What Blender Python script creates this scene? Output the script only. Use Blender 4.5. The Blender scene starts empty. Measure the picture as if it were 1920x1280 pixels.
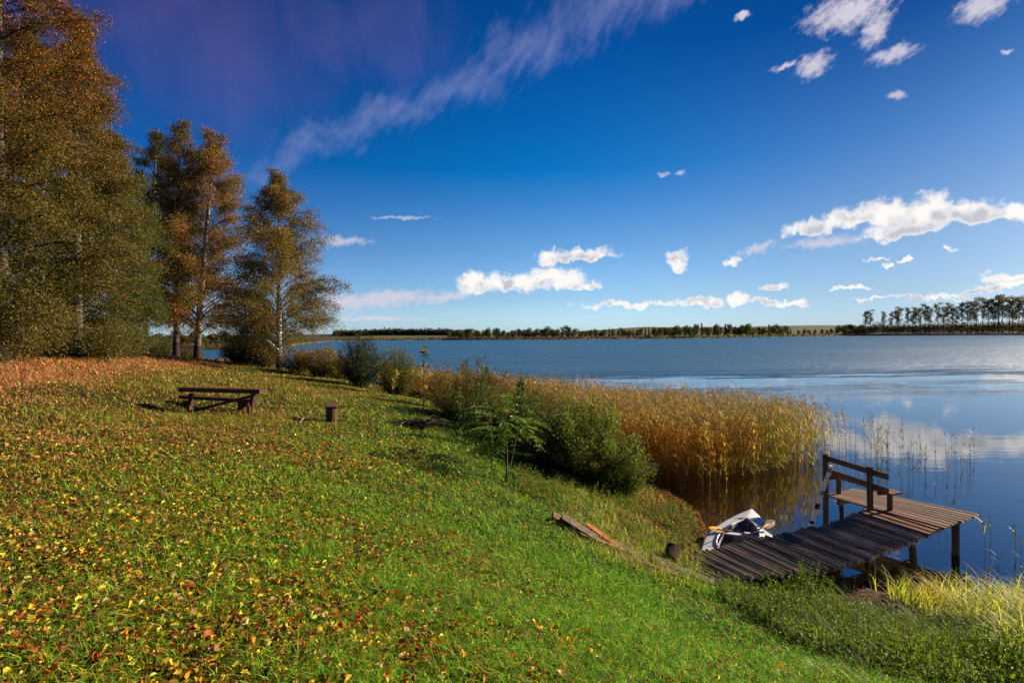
import bpy, math, random
import numpy as np
from mathutils import Matrix, Vector
R = math.radians
rng = np.random.default_rng(7)
random.seed(7)
C = bpy.context.scene.collection
SC = bpy.context.scene

# ------------------------------------------------------------------ camera
F_PX = 1000.0; CX, CY = 960.0, 640.0
CAM_H = 4.2
PITCH, ROLL = R(0.86), R(0.5)
fwd = np.array([0, math.cos(PITCH), -math.sin(PITCH)])
r0 = np.array([1.0, 0, 0]); u0 = np.array([0, math.sin(PITCH), math.cos(PITCH)])
rgt = math.cos(ROLL)*r0 - math.sin(ROLL)*u0
upv = math.sin(ROLL)*r0 + math.cos(ROLL)*u0
def ray(px, py): return fwd + (px-CX)/F_PX*rgt - (py-CY)/F_PX*upv
def at(px, py, z=0.0):
    d = ray(px, py); t = (z-CAM_H)/d[2]
    return np.array([d[0]*t, d[1]*t, z])
def atd(px, py, dist):
    d = ray(px, py); t = dist/d[1]
    return np.array([d[0]*t, d[1]*t, CAM_H+d[2]*t])
cam = bpy.data.cameras.new('camera'); camo = bpy.data.objects.new('camera', cam); C.objects.link(camo)
cam.sensor_width = 36; cam.lens = 36*F_PX/1920; cam.clip_start = 0.05; cam.clip_end = 9000
M = Matrix(((rgt[0], upv[0], -fwd[0], 0), (rgt[1], upv[1], -fwd[1], 0), (rgt[2], upv[2], -fwd[2], CAM_H), (0, 0, 0, 1)))
camo.matrix_world = M
SC.camera = camo
SC.render.resolution_x = 1024; SC.render.resolution_y = 682

# ------------------------------------------------------------------ light
SUN_EL, SUN_AZ = 21.0, 69.0          # azimuth from +Y towards +X
sd = np.array([math.sin(R(SUN_AZ))*math.cos(R(SUN_EL)), math.cos(R(SUN_AZ))*math.cos(R(SUN_EL)), math.sin(R(SUN_EL))])
sl = bpy.data.lights.new('sun', 'SUN'); so = bpy.data.objects.new('sun', sl); C.objects.link(so)
sl.energy = 5.0; sl.angle = R(0.55); sl.color = (1.0, 0.87, 0.68)
so.rotation_euler = Vector(sd).to_track_quat('Z', 'Y').to_euler()
so.location = (60, 20, 40)
SC.view_settings.view_transform = 'Standard'; SC.view_settings.look = 'None'
SC.view_settings.exposure = 1.2; SC.view_settings.gamma = 1.0
SC.cycles.use_denoising = True
SC.cycles.max_bounces = 8; SC.cycles.transparent_max_bounces = 16
SC.cycles.diffuse_bounces = 3; SC.cycles.glossy_bounces = 3; SC.cycles.transmission_bounces = 4
SC.cycles.sample_clamp_indirect = 6

# ------------------------------------------------------------------ world
W = bpy.data.worlds.new('World'); SC.world = W; W.use_nodes = True
nt = W.node_tree; nt.nodes.clear()
class NT:
    def __init__(s, nt): s.nt = nt
    def n(s, t, **k):
        nd = s.nt.nodes.new(t)
        for a, b in k.items(): setattr(nd, a, b)
        return nd
    def put(s, inp, v):
        if v is None: return
        if isinstance(v, bpy.types.NodeSocket): s.nt.links.new(v, inp)
        else: inp.default_value = v
    def m(s, op, a, b=None, c=None, clamp=False):
        nd = s.n('ShaderNodeMath', operation=op); nd.use_clamp = clamp
        s.put(nd.inputs[0], a); s.put(nd.inputs[1], b); s.put(nd.inputs[2], c)
        return nd.outputs[0]
    def vm(s, op, a, b=None, out=0):
        nd = s.n('ShaderNodeVectorMath', operation=op)
        s.put(nd.inputs[0], a)
        if op == 'SCALE': s.put(nd.inputs[3], b)
        else: s.put(nd.inputs[1], b)
        return nd.outputs[out]
    def noise(s, vec, scale, detail=4, rough=.55, dim='3D', dist=0, col=False):
        nd = s.n('ShaderNodeTexNoise', noise_dimensions=dim)
        s.put(nd.inputs['Vector'], vec); nd.inputs['Scale'].default_value = scale
        nd.inputs['Detail'].default_value = detail; nd.inputs['Roughness'].default_value = rough
        nd.inputs['Distortion'].default_value = dist
        return nd.outputs['Color' if col else 'Fac']
    def ramp(s, fac, stops, interp='LINEAR'):
        nd = s.n('ShaderNodeValToRGB'); s.put(nd.inputs[0], fac); cr = nd.color_ramp; cr.interpolation = interp
        while len(cr.elements) < len(stops): cr.elements.new(.5)
        for e, (p, c) in zip(cr.elements, stops):
            e.position = p; e.color = (c, c, c, 1) if not hasattr(c, '__len__') else (*c, 1)
        return nd.outputs[0]
    def mix(s, fac, a, b, bt='MIX'):
        nd = s.n('ShaderNodeMix', data_type='RGBA', blend_type=bt)
        s.put(nd.inputs[0], fac)
        for i, v in ((6, a), (7, b)):
            if not isinstance(v, bpy.types.NodeSocket): v = (*v, 1) if len(v) == 3 else v
            s.put(nd.inputs[i], v)
        return nd.outputs[2]
    def mapping(s, vec, loc=(0,0,0), rot=(0,0,0), sc=(1,1,1), vt='POINT'):
        nd = s.n('ShaderNodeMapping', vector_type=vt); s.put(nd.inputs[0], vec)
        nd.inputs[1].default_value = loc; nd.inputs[2].default_value = rot; nd.inputs[3].default_value = sc
        return nd.outputs[0]
    def sm(s, x, a, b):
        nd = s.n('ShaderNodeMapRange', interpolation_type='SMOOTHSTEP'); s.put(nd.inputs[0], x)
        s.put(nd.inputs[1], a); s.put(nd.inputs[2], b)
        return nd.outputs[0]
w = NT(nt)
tc = w.n('ShaderNodeTexCoord'); sep = w.n('ShaderNodeSeparateXYZ'); nt.links.new(tc.outputs['Generated'], sep.inputs[0])
AZ = w.m('MULTIPLY', w.m('ARCTAN2', sep.outputs[0], sep.outputs[1]), 57.29578)
EL = w.m('MULTIPLY', w.m('ARCSINE', sep.outputs[2]), 57.29578)
sky = w.n('ShaderNodeTexSky', sky_type='NISHITA'); sky.sun_disc = False
sky.sun_elevation = R(SUN_EL); sky.sun_rotation = R(SUN_AZ); sky.air_density = 1.0; sky.dust_density = 0.6; sky.ozone_density = 1.5; sky.altitude = 100
SKYGAIN_MARK = 1
# deeper, polarised blue away from the horizon (a filter on the whole sky, by elevation)
el01 = w.m('DIVIDE', EL, 60.0, clamp=True)
gainA = w.ramp(el01, [(0, (0.2205,0.3416,0.5923)), (.06, (0.1572,0.2322,0.3709)), (.15, (0.1033,0.1884,0.2971)), (.28, (0.0033,0.1298,0.2701)), (.45, (0.0026,0.0867,0.2222)), (.62, (0.0041,0.0576,0.1560)), (1, (0.0041,0.0576,0.1560))])
gainB = w.ramp(el01, [(0, (0.0856,0.1435,0.3030)), (.06, (0.0890,0.1274,0.2071)), (.15, (0.0898,0.1257,0.1835)), (.28, (0.0450,0.0966,0.1778)), (.45, (0.0023,0.0411,0.1207)), (.62, (0.0021,0.0370,0.1086)), (1, (0.0021,0.0370,0.1086))])
gainL = w.ramp(el01, [(0, (0.2484,0.3628,0.6314)), (.06, (0.1619,0.2289,0.3945)), (.15, (0.0738,0.1642,0.2979)), (.28, (0.0051,0.0974,0.2378)), (.45, (0.0161,0.0595,0.1731)), (.62, (0.0159,0.0509,0.1509)), (1, (0.0159,0.0509,0.1509))])
g1 = w.mix(w.sm(AZ, -36.0, 0.0), gainL, gainA)
gain = w.mix(w.sm(AZ, 0.0, 42.0), g1, gainB)
gain = w.vm('SCALE', gain, 4.0)
skyc = w.mix(1.0, sky.outputs[0], gain, 'MULTIPLY')
def azel(px, py):
    d = ray(px, py); d = d/np.linalg.norm(d)
    return np.array([math.degrees(math.atan2(d[0], d[1])), math.degrees(math.asin(d[2]))])
cmb = w.n('ShaderNodeCombineXYZ'); nt.links.new(AZ, cmb.inputs[0]); nt.links.new(EL, cmb.inputs[1]); cmb.inputs[2].default_value = 1.0
P = cmb.outputs[0]
def centred(v, a): return w.vm('MULTIPLY', w.vm('SUBTRACT', v, (.5, .5, .5)), (a, a, 0))
P1 = w.vm('ADD', P, centred(w.noise(P, .45, 5, .6, '2D', col=True), 2.0))
P1 = w.vm('ADD', P1, centred(w.noise(P, 1.9, 3, .6, '2D', col=True), .5))
def blobs(lst, base, flat=False):
    acc = None
    for (px, py, rx, ry, *rest) in lst:
        ang = rest[0] if rest else 0
        c = azel(px, py)
        a = azel(px+rx*math.cos(R(ang)), py-rx*math.sin(R(ang)))-c
        b = azel(px+ry*math.sin(R(ang)), py+ry*math.cos(R(ang)))-c
        la, lb = np.hypot(*a), np.hypot(*b); a = a/la; b = np.array([-a[1], a[0]])
        u = w.vm('DOT_PRODUCT', base, (a[0]/la, a[1]/la, -float(a@c)/la), out=1)
        v = w.vm('DOT_PRODUCT', base, (b[0]/lb, b[1]/lb, -float(b@c)/lb), out=1)
        if flat: v = w.m('MAXIMUM', v, w.m('MULTIPLY', v, -1.7))
        k = w.m('MULTIPLY_ADD', u, u, w.m('MULTIPLY', v, v))
        acc = k if acc is None else w.m('MINIMUM', acc, k)
    acc = w.m('SUBTRACT', 1.0, w.m('SQRT', acc))
    return acc
cum = [(1530,428,75,20,8),(1585,412,60,26),(1655,408,75,38),(1740,402,70,42,5),(1700,432,110,24,10),(1830,403,80,30,8),(1920,402,90,26),
       (1085,482,80,18,5),(1028,488,28,24),(1035,525,75,28),(960,532,70,24),(892,535,42,26),(1090,536,45,11),
       (1270,485,24,20),(1272,502,18,14),(1180,573,120,9),(1310,568,55,13),(1383,560,30,16),(1460,567,70,8),
       (1452,538,36,8),(1374,492,17,10,30),(1590,539,55,6,3),(1641,486,26,5),(1698,487,24,8),(1657,500,14,8,15),(1785,466,16,5),
       (1880,520,60,14,6),(1900,535,130,12,7),(1830,546,110,8,8),(1700,562,150,4,2),(1870,560,60,3)]
mist = [(720,560,130,19,4),(650,566,60,22),(840,556,80,12,10),(700,597,110,6),(640,452,65,12),(755,408,70,4),(1590,25,105,38,15),(1640,55,50,25,60),
        (1845,12,70,28,20),(1525,122,46,24,25),(1470,125,30,8,15),(1675,103,55,17,15),(1680,179,22,9),(1393,30,20,8,20),(1890,97,14,6),
        (1243,327,13,5),(1275,323,13,6),(1420,466,45,12,20),(1545,455,90,12,5),(1950,560,120,9)]
f1 = w.m('ADD', blobs(cum, P1, True), w.m('MULTIPLY', w.m('SUBTRACT', w.noise(P, 1.25, 7, .6, '2D'), .5), .75))
a1 = w.sm(f1, -.05, .52)
P2 = w.vm('ADD', P, centred(w.noise(P, .8, 5, .6, '2D', col=True), 1.1))
f2 = w.m('ADD', blobs(mist, P2), w.m('MULTIPLY', w.m('SUBTRACT', w.noise(w.mapping(P, (0,0,0), (0, 0, R(25)), (1.5, .75, 1), 'TEXTURE'), 1.6, 7, .65, '2D'), .5), 1.3))
a2 = w.m('MULTIPLY', w.sm(f2, -.12, .85), w.ramp(el01, [(0, .85), (.12, .75), (.22, .55), (.45, .95), (1, .95)]))
# cirrus band and veils
P3 = w.vm('ADD', P, centred(w.noise(P, .16, 5, .6, '2D', col=True), 7.0))
cir = [(560,285,110,34,22),(720,225,150,34,20),(870,150,150,44,27),(1000,85,150,44,28),(1150,20,170,42,25),(1280,-40,150,40,28)]
veil = [(420,120,330,230,10),(640,60,260,120,0),(300,20,300,140,0)]
st = w.noise(w.mapping(P, (0,0,0), (0, 0, R(50)), (3.2, 1.0, 1), 'TEXTURE'), .8, 6, .62, '2D', dist=.3)
a3 = w.m('MULTIPLY', w.sm(w.m('ADD', blobs(cir, P3), w.m('MULTIPLY', w.m('SUBTRACT', st, .5), 1.9)), -.5, 1.6), .31)
a4 = w.m('MULTIPLY', w.sm(w.m('ADD', blobs(veil, P3), w.m('MULTIPLY', w.m('SUBTRACT', w.noise(w.mapping(P, (0,0,0), (0, 0, R(98)), (7, 2.6, 1), 'TEXTURE'), .5, 4, .5, '2D', dist=.5), .5), 1.3)), -.1, 1.5), .26)
shade = w.m('MULTIPLY', w.sm(f1, .18, .75), w.sm(w.noise(P, .42, 2, .5, '2D'), .40, .62))
cc = w.mix(shade, (8.6, 8.35, 8.1), (4.9, 5.0, 5.7))
c = w.mix(a1, w.mix(a2, w.mix(a3, w.mix(a4, skyc, (2.1, 1.3, 3.7)), (3.7, 3.7, 6.3)), (6.1, 5.75, 6.6)), cc)
bg = w.n('ShaderNodeBackground'); nt.links.new(c, bg.inputs[0]); bg.inputs[1].default_value = .05
wo = w.n('ShaderNodeOutputWorld'); nt.links.new(bg.outputs[0], wo.inputs[0])
W.cycles.sampling_method = 'MANUAL'; W.cycles.sample_map_resolution = 512

# ------------------------------------------------------------------ helpers
def tag(o, label=None, cat=None, group=None, kind=None):
    if label: o['label'] = label
    if cat: o['category'] = cat
    if group: o['group'] = group
    if kind: o['kind'] = kind
    return o
def empty(name, loc, rz=0, **k):
    o = bpy.data.objects.new(name, None); C.objects.link(o); o.location = loc; o.rotation_euler = (0, 0, rz)
    o.empty_display_size = .2
    return tag(o, **k)
def unit(v): return v/np.maximum(np.linalg.norm(v, axis=-1, keepdims=True), 1e-9)
def vnoise(x, y, s=1.0, seed=0):
    x = np.asarray(x, float)*s+seed*17.3; y = np.asarray(y, float)*s+seed*5.7
    xi = np.floor(x).astype(np.int64); yi = np.floor(y).astype(np.int64); fx = x-xi; fy = y-yi
    fx = fx*fx*(3-2*fx); fy = fy*fy*(3-2*fy)
    def h(a, b):
        n = (a*374761393+b*668265263+seed*69069) & 0x7fffffff
        n = ((n ^ (n >> 13))*1274126177) & 0x7fffffff
        return ((n ^ (n >> 16)) & 0xffff)/65535.0
    return (h(xi, yi)*(1-fx)+h(xi+1, yi)*fx)*(1-fy)+(h(xi, yi+1)*(1-fx)+h(xi+1, yi+1)*fx)*fy
def fbm(x, y, s=1., seed=0, o=4):
    t = 0; a = 1; tot = 0
    for i in range(o): t = t+a*vnoise(x, y, s*2**i, seed+i); tot += a; a *= .5
    return t/tot
def sstep(x, a, b):
    t = np.clip((x-a)/(b-a), 0, 1); return t*t*(3-2*t)
class G:
    """collects geometry for one mesh"""
    def __init__(s): s.V = []; s.F = []; s.C = []; s.n = 0
    def add(s, V, F, col=(.5, .5, .5)):
        V = np.asarray(V, np.float32).reshape(-1, 3); F = np.asarray(F, np.int32)
        col = np.asarray(col, np.float32)
        if col.ndim == 1: col = np.tile(col, (len(F), 1))
        s.V.append(V); s.F.append(F+s.n); s.C.append(col); s.n += len(V)
    def build(s, name, mat, parent=None, smooth=False, origin=None):
        me = bpy.data.meshes.new(name)
        V = np.concatenate(s.V)
        if origin is None and parent is not None: origin = np.array(parent_world(parent))
        if origin is None: origin = np.zeros(3)
        V = V-np.asarray(origin, np.float32)
        me.vertices.add(len(V)); me.vertices.foreach_set('co', V.astype(np.float32).ravel())
        loops = np.concatenate([f.ravel() for f in s.F]); sizes = np.concatenate([np.full(len(f), f.shape[1], np.int32) for f in s.F])
        starts = np.concatenate([[0], np.cumsum(sizes)[:-1]]).astype(np.int32)
        me.loops.add(len(loops)); me.loops.foreach_set('vertex_index', loops)
        me.polygons.add(len(sizes)); me.polygons.foreach_set('loop_start', starts)
        me.polygons.foreach_set('use_smooth', np.full(len(sizes), smooth, bool))
        me.update(calc_edges=True)
        ca = me.attributes.new('col', 'FLOAT_COLOR', 'FACE')
        cc = np.concatenate(s.C); cc = np.concatenate([cc, np.ones((len(cc), 1), np.float32)], 1)
        ca.data.foreach_set('color', cc.astype(np.float32).ravel())
        me.materials.append(mat)
        o = bpy.data.objects.new(name, me); C.objects.link(o)
        if parent is not None: o.parent = parent
        else: o.location = origin
        return o
def parent_world(p):
    v = np.zeros(3)
    while p is not None: v = v+np.array(p.location); p = p.parent
    return v
def vtubes(g, paths, radii, sides=4, col=(.5, .5, .5), cap=False):
    """paths (N,n,3), radii (N,n) or (n,)"""
    paths = np.asarray(paths, float)
    if paths.ndim == 2: paths = paths[None]
    N, n, _ = paths.shape
    radii = np.broadcast_to(np.asarray(radii, float), (N, n))
    T = np.gradient(paths, axis=1); T = unit(T)
    main = unit(paths[:, -1]-paths[:, 0])
    ref = np.where(np.abs(main[:, 2:3]) > .8, np.array([[1., 0, 0]]), np.array([[0, 0, 1.]]))[:, None, :]
    X = unit(np.cross(np.broadcast_to(ref, T.shape), T)); Y = np.cross(T, X)
    a = np.arange(sides)/sides*2*np.pi
    V = paths[:, :, None, :]+radii[:, :, None, None]*(np.cos(a)[None, None, :, None]*X[:, :, None, :]+np.sin(a)[None, None, :, None]*Y[:, :, None, :])
    idx = np.arange(N*n*sides).reshape(N, n, sides)
    A = idx[:, :-1]; B = idx[:, 1:]
    F = np.stack([A, np.roll(A, -1, 2), np.roll(B, -1, 2), B], -1).reshape(-1, 4)
    col = np.asarray(col, float)
    if col.ndim == 2: col = np.repeat(col, (n-1)*sides, 0)
    g.add(V.reshape(-1, 3), F, col)
    if cap:
        off = g.n
        Fc = np.concatenate([idx[:, 0, ::-1], idx[:, -1]])
        c2 = np.asarray(col); c2 = c2 if c2.ndim == 1 else c2[0]
        g.F.append((Fc+(off-N*n*sides)).astype(np.int32)); g.C.append(np.tile(c2, (len(Fc), 1)).astype(np.float32))
def inst(g, tv, tf, Pn, D, Nn, S, col):
    """instances template (x along D, z along Nn) ; S (N,) or (N,3)"""
    X = unit(D); Y = unit(np.cross(Nn, X)); Z = np.cross(X, Y)
    S = np.asarray(S, float)
    if S.ndim == 1: S = S[:, None]*np.ones((1, 3))
    tv = np.asarray(tv, float)
    V = Pn[:, None]+(tv[None, :, 0:1]*S[:, None, 0:1])*X[:, None]+(tv[None, :, 1:2]*S[:, None, 1:2])*Y[:, None]+(tv[None, :, 2:3]*S[:, None, 2:3])*Z[:, None]
    tf = np.asarray(tf); N = len(Pn)
    F = (tf[None]+(np.arange(N)*len(tv))[:, None, None]).reshape(-1, tf.shape[1])
    col = np.asarray(col, float)
    c = np.repeat(col, len(tf), 0) if col.ndim == 2 else col
    g.add(V.reshape(-1, 3), F, c)
LQ = ([(0,0,0),(.5,.32,.06),(1,0,0),(.5,-.32,.06)], [(0,1,2,3)])                      # diamond leaf
LF = ([(0,0,0),(.3,.26,.10),(.7,.2,.12),(1,0,.02),(.7,-.2,.12),(.3,-.26,.10),(.5,0,0)], [(0,6,1),(1,6,2),(2,6,3),(3,6,4),(4,6,5),(5,6,0)])
_a = np.linspace(0, 2*np.pi, 11)[:-1]
_r = np.array([.5,.24,.45,.22,.4,.12,.4,.22,.45,.24])
LM = ([(.5,0,0)]+[(.5+_r[i]*math.cos(_a[i]), _r[i]*math.sin(_a[i]), .16*_r[i]*(i % 2)+.07*math.sin(3*_a[i])) for i in range(10)], [(0, i+1, (i+1) % 10+1) for i in range(10)])
BL = ([(0,-.5,0),(0,.5,0),(.5,.4,.0),(.5,-.4,.0),(.82,.2,-.10),(.82,-.2,-.10),(1,0,-.24)], None)
def blades(g, Pn, D, Nn, L, Wd, col, droop=.25):
    tv = np.array(BL[0]); tv[:, 2] *= droop/.25
    S = np.stack([L, Wd, L], 1)
    inst(g, tv, [(0,3,2,1),(3,5,4,2)], Pn, D, Nn, S, col)
    inst2 = [(5,6,4)]
    inst(g, tv, inst2, Pn, D, Nn, S, col)
def pick(n, pal, jit=.25, w=None):
    pal = np.array(pal, float); i = rng.choice(len(pal), n, p=None if w is None else np.array(w)/np.sum(w))
    return pal[i]*(1+jit*rng.normal(size=(n, 1)).clip(-2, 2))*(1+.08*rng.normal(size=(n, 3)))
def rdir(n):
    return unit(rng.normal(size=(n, 3)))

# ------------------------------------------------------------------ materials
def newmat(name):
    m = bpy.data.materials.new(name); m.use_nodes = True; m.node_tree.nodes.clear(); return m, NT(m.node_tree)
def finish(t, sh, disp=None):
    o = t.n('ShaderNodeOutputMaterial'); t.nt.links.new(sh, o.inputs[0])
def princ(t, col, rough=.7, normal=None, spec=.3, metal=0):
    p = t.n('ShaderNodeBsdfPrincipled'); t.put(p.inputs['Base Color'], col if isinstance(col, bpy.types.NodeSocket) else (*col, 1))
    t.put(p.inputs['Roughness'], rough); p.inputs['Specular IOR Level'].default_value = spec; t.put(p.inputs['Metallic'], metal)
    if normal: t.put(p.inputs['Normal'], normal)
    return p.outputs[0]
def bump(t, h, strength=.5, dist=.02):
    b = t.n('ShaderNodeBump'); b.inputs['Strength'].default_value = strength; b.inputs['Distance'].default_value = dist
    t.put(b.inputs['Height'], h); return b.outputs[0]
def leafmat(name, trans=.35, rough=.45, spec=.35, gain=1.0, tg=(1.5, 1.35, .5)):
    m, t = newmat(name)
    a = t.n('ShaderNodeAttribute', attribute_name='col'); c = a.outputs['Color']
    if gain != 1: c = t.vm('SCALE', c, gain)
    tr = t.n('ShaderNodeBsdfTranslucent'); t.put(tr.inputs[0], t.vm('MULTIPLY', c, tg))
    ms = t.n('ShaderNodeMixShader'); ms.inputs[0].default_value = trans
    t.nt.links.new(princ(t, c, rough, spec=spec), ms.inputs[1]); t.nt.links.new(tr.outputs[0], ms.inputs[2])
    finish(t, ms.outputs[0]); return m
def barkmat(name, birch=True):
    m, t = newmat(name)
    g = t.n('ShaderNodeNewGeometry').outputs['Position']
    a = t.n('ShaderNodeAttribute', attribute_name='col').outputs['Color']
    if birch:
        k = t.noise(t.mapping(g, sc=(2.0, 2.0, 9)), 1.2, 4, .6)
        c = t.mix(t.sm(k, .50, .62), a, (.035, .028, .022))
    else:
        k = t.noise(t.mapping(g, sc=(9, 9, 1.5)), 2, 4, .6)
        c = t.mix(k, a, (.02, .016, .012))
    finish(t, princ(t, c, .9, bump(t, k, .8, .04), spec=.08)); return m
def woodmat(name, ang, tint=(1, 1, 1), dark=(.035, .024, .017), contrast=(.35, .75), sc=(1.2, 30, 30), rough=.65, lichen=0.0):
    """weathered wood: face colour x grain running along the world direction ang"""
    m, t = newmat(name)
    g = t.n('ShaderNodeNewGeometry').outputs['Position']
    v = t.mapping(g, (0,0,0), (0, 0, ang), (1/sc[0], 1/sc[1], 1/sc[2]), 'TEXTURE')
    k = t.noise(v, 1.0, 6, .65)
    b = t.noise(g, 2.2, 4, .6)
    a = t.n('ShaderNodeAttribute', attribute_name='col').outputs['Color']
    a = t.vm('MULTIPLY', a, (tint[0]*1.14, tint[1]*1.1, tint[2]*1.04))
    c = t.mix(t.sm(k, *contrast), a, dark)
    c = t.mix(t.m('MULTIPLY', t.sm(b, .45, .7), .45), c, t.vm('MULTIPLY', c, (.55, .5, .5)))
    if lichen: c = t.mix(t.m('MULTIPLY', t.sm(t.noise(g, 9, 5, .7), .58, .68), lichen), c, (.30, .30, .24))
    finish(t, princ(t, c, rough, bump(t, t.m('ADD', k, t.m('MULTIPLY', b, .4)), .6, .008), spec=.12)); return m

M_leaf = leafmat('leaves', .36, .5, .16, 1.1); M_grass = leafmat('grass_blades', .38, .45, .08, 2.2, tg=(1.25, 1.35, .3))
M_litter = leafmat('leaf_litter', .2, .6, .12, 1.0, tg=(1.3, 1.0, .5))
M_reed = leafmat('reed_leaves', .35, .5, .12, 1.6, tg=(1.35, 1.15, .5))
M_far = leafmat('far_foliage', .25, .8, .1)
M_birch = barkmat('birch_bark'); M_bark = barkmat('brown_bark', False)

# ------------------------------------------------------------------ terrain
ctrl = []
def cp(px, py, z): ctrl.append(at(px, py, z))
def cw(x, y, z): ctrl.append(np.array([x, y, z], float))
for a in [(0,1280,2.75),(500,1280,2.62),(960,1280,2.42),(1300,1280,2.05),(1600,1280,1.35),(1920,1280,.62),
          (0,950,2.78),(0,850,2.85),(0,760,3.0),(120,720,3.1),(200,700,3.0),(300,1000,2.62),(600,1000,2.42),(800,1000,2.15),(350,778,2.36),(480,776,2.3),(622,792,2.14),
          (775,800,1.88),(700,860,2.1),(860,930,1.85),(930,875,1.5),(950,903,1.46),(1000,950,1.42),(1040,968,1.25),(1100,1000,1.02),(1180,1042,.70),(1250,1062,.46),
          (1335,1092,.26),(1420,1112,.16),(1500,1130,.14),(1550,1105,.04),(1130,1130,1.30),(1260,1180,1.02),(1400,1230,.90),(1600,1200,.40),(1750,1200,.22),
          (523,694,1.9),(372,677,2.2),(330,674,2.4),(270,664,2.75),(170,672,3.1),(450,700,2.1),(640,712,1.6),(600,730,1.85),(740,742,1.55),(860,800,1.45),(800,770,1.6),
          (1200,975,.42),(1150,950,.75),(1230,1000,.45),(1290,1000,.12)]:
    cp(*a)
shore_px = [(1920,1135),(1830,1133),(1740,1128),(1660,1112),(1590,1085),(1500,1068),(1400,1052),(1335,1030),(1325,1005),(1310,965),(1265,935),(1225,905)]
shore = [at(a, b, 0) for a, b in shore_px]+[np.array(p) for p in
         [(3.0,16,0),(1.6,19,0),(-1.2,24.5,0),(-4.8,31,0),(-8.5,37,0),(-13,43,0),(-21,49,0),(-33,54,0),(-50,58,0),(-80,62,0)]]
shore = [np.array((40.,-8,0)),np.array((22.,1.5,0)),np.array((13.,5.6,0))]+shore
shore = np.array(shore)
for i in range(len(shore)-1):
    a, b = shore[i], shore[i+1]; L = np.linalg.norm(b-a); n = np.array([(b-a)[1], -(b-a)[0], 0])/L
    # water lies to the right of walking direction?  (from right-front towards far-left, water is on the right hand)
    cw(*a)
    mid = (a+b)/2
    if L > 3: cw(*mid)
    for d, z in ((.8,-.10),(2.2,-.24),(5,-.52),(11,-1.5)):
        if L < 2 and d > 4 and i % 2: continue
        q = mid+n*d; cw(q[0], q[1], z)
for p in [(2.4,17.5,.55),(.4,21,.7),(-2.4,25.5,.9),(-6,32,1.1),(-10,38,1.2),(-15,43,1.4),(1.9,13.5,.5),(2.5,15.5,.4),(.6,15,1.05),(-1.2,18.5,1.3),(-24,45,2.2),(-35,48,3.2),
          (-30,38,3.6),(-16,18,3.35),(-22,27,3.5),(-14,12,3.2),(-20,10,3.7),(-40,20,4.6),(-20,-10,3.2),(0,-10,2.8),(0,-3,2.65),(10,-8,2.2),(5,0,1.6),(8,1.5,.95),(12,-20,2.3),(-50,-30,3.5),(30,-30,1.8),(-60,30,5),(-60,45,4.5),(0,-60,2.8),(-3,0,2.72)]: cw(*p)
ctrl = np.array(ctrl)
_d = np.linalg.norm(ctrl[:, None, :2]-ctrl[None, :, :2], axis=-1)
_A = np.block([[_d+np.eye(len(ctrl))*-.08, np.ones((len(ctrl), 1))], [np.ones((1, len(ctrl))), np.zeros((1, 1))]])
_w = np.linalg.solve(_A, np.append(ctrl[:, 2], 0))
FARPX = [(-180,0),(-100,0),(-60,45),(-45,70),(-36.5,95)]+[(math.degrees(math.atan2(*at(px, py, 0)[:2])), float(np.hypot(*at(px, py, 0)[:2]))) for px, py in
        [(330,656),(380,656),(460,655),(540,650),(640,638.5),(900,637),(1100,636),(1300,634),(1500,631),(1600,629.2),(1750,628),(1920,627)]]+[(60,380),(90,300),(105,150),(112,60),(118,0),(180,0)]
FARPX = np.array(FARPX)
def shoreD(az): return np.interp(az, FARPX[:, 0], FARPX[:, 1])
def gz(x, y):
    x = np.atleast_1d(np.asarray(x, float)); y = np.atleast_1d(np.asarray(y, float)); sh = x.shape
    x = x.ravel(); y = y.ravel(); r = np.hypot(x, y); az = np.degrees(np.arctan2(x, y))
    out = np.zeros(len(x)); loc = r < 95
    if loc.any():
        q = np.stack([x[loc], y[loc]], 1); z = np.zeros(len(q))
        for i in range(0, len(q), 20000):
            dd = np.linalg.norm(q[i:i+20000, None]-ctrl[None, :, :2], axis=-1); z[i:i+20000] = dd@_w[:-1]+_w[-1]
        z = z+(fbm(q[:, 0], q[:, 1], 1.3, 3, 3)-.5)*.07*sstep(z, .0, .5)
        out[loc] = np.clip(z, -3.2, 7)
    D = shoreD(az)
    hill = np.interp(az, [-60,-40,-33,-28,-20,-14,-10,-2,6,14,22,27.5,32,36,45,70,90,120,180], [4,4,2.5,2.5,4,6,6,5,5,12,8,11,11,8,8,6,4,3,3])
    fz = np.where(r < D, np.maximum(-3.0, (r-D)*.12), np.minimum((r-D)*.10, 1.2)+hill*sstep(r-D, 15, np.where(az < -31, 70, 520)))
    fz = fz+np.where(r > D+30, (fbm(x, y, .004, 9, 3)-.5)*5*sstep(r, 250, 600), 0)
    w_ = sstep(r, 62, 92)
    return (out*(1-w_)+fz*w_).reshape(sh)
def onground(x, y): return np.array([x, y, float(gz(x, y)[0])])
rr = np.concatenate([[.35], .35*np.exp(np.linspace(0, math.log(6000/.35), 430))[1:]])
th = np.concatenate([np.linspace(-180, -62, 60)[:-1], np.linspace(-62, 62, 560), np.linspace(62, 180, 60)[1:-1]])
RR, TH = np.meshgrid(rr, np.radians(th), indexing='ij')
GX, GY = RR*np.sin(TH), RR*np.cos(TH); GZ = gz(GX, GY)
nr, na = GX.shape
idx = np.arange(nr*na).reshape(nr, na)
Fq = np.stack([idx[:-1], np.roll(idx, -1, 1)[:-1], np.roll(idx, -1, 1)[1:], idx[1:]], -1).reshape(-1, 4)
gg = G(); V = np.stack([GX, GY, GZ], -1).reshape(-1, 3)
V = np.concatenate([V, [[0, 0, float(gz(0, 0)[0])]]])
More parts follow.
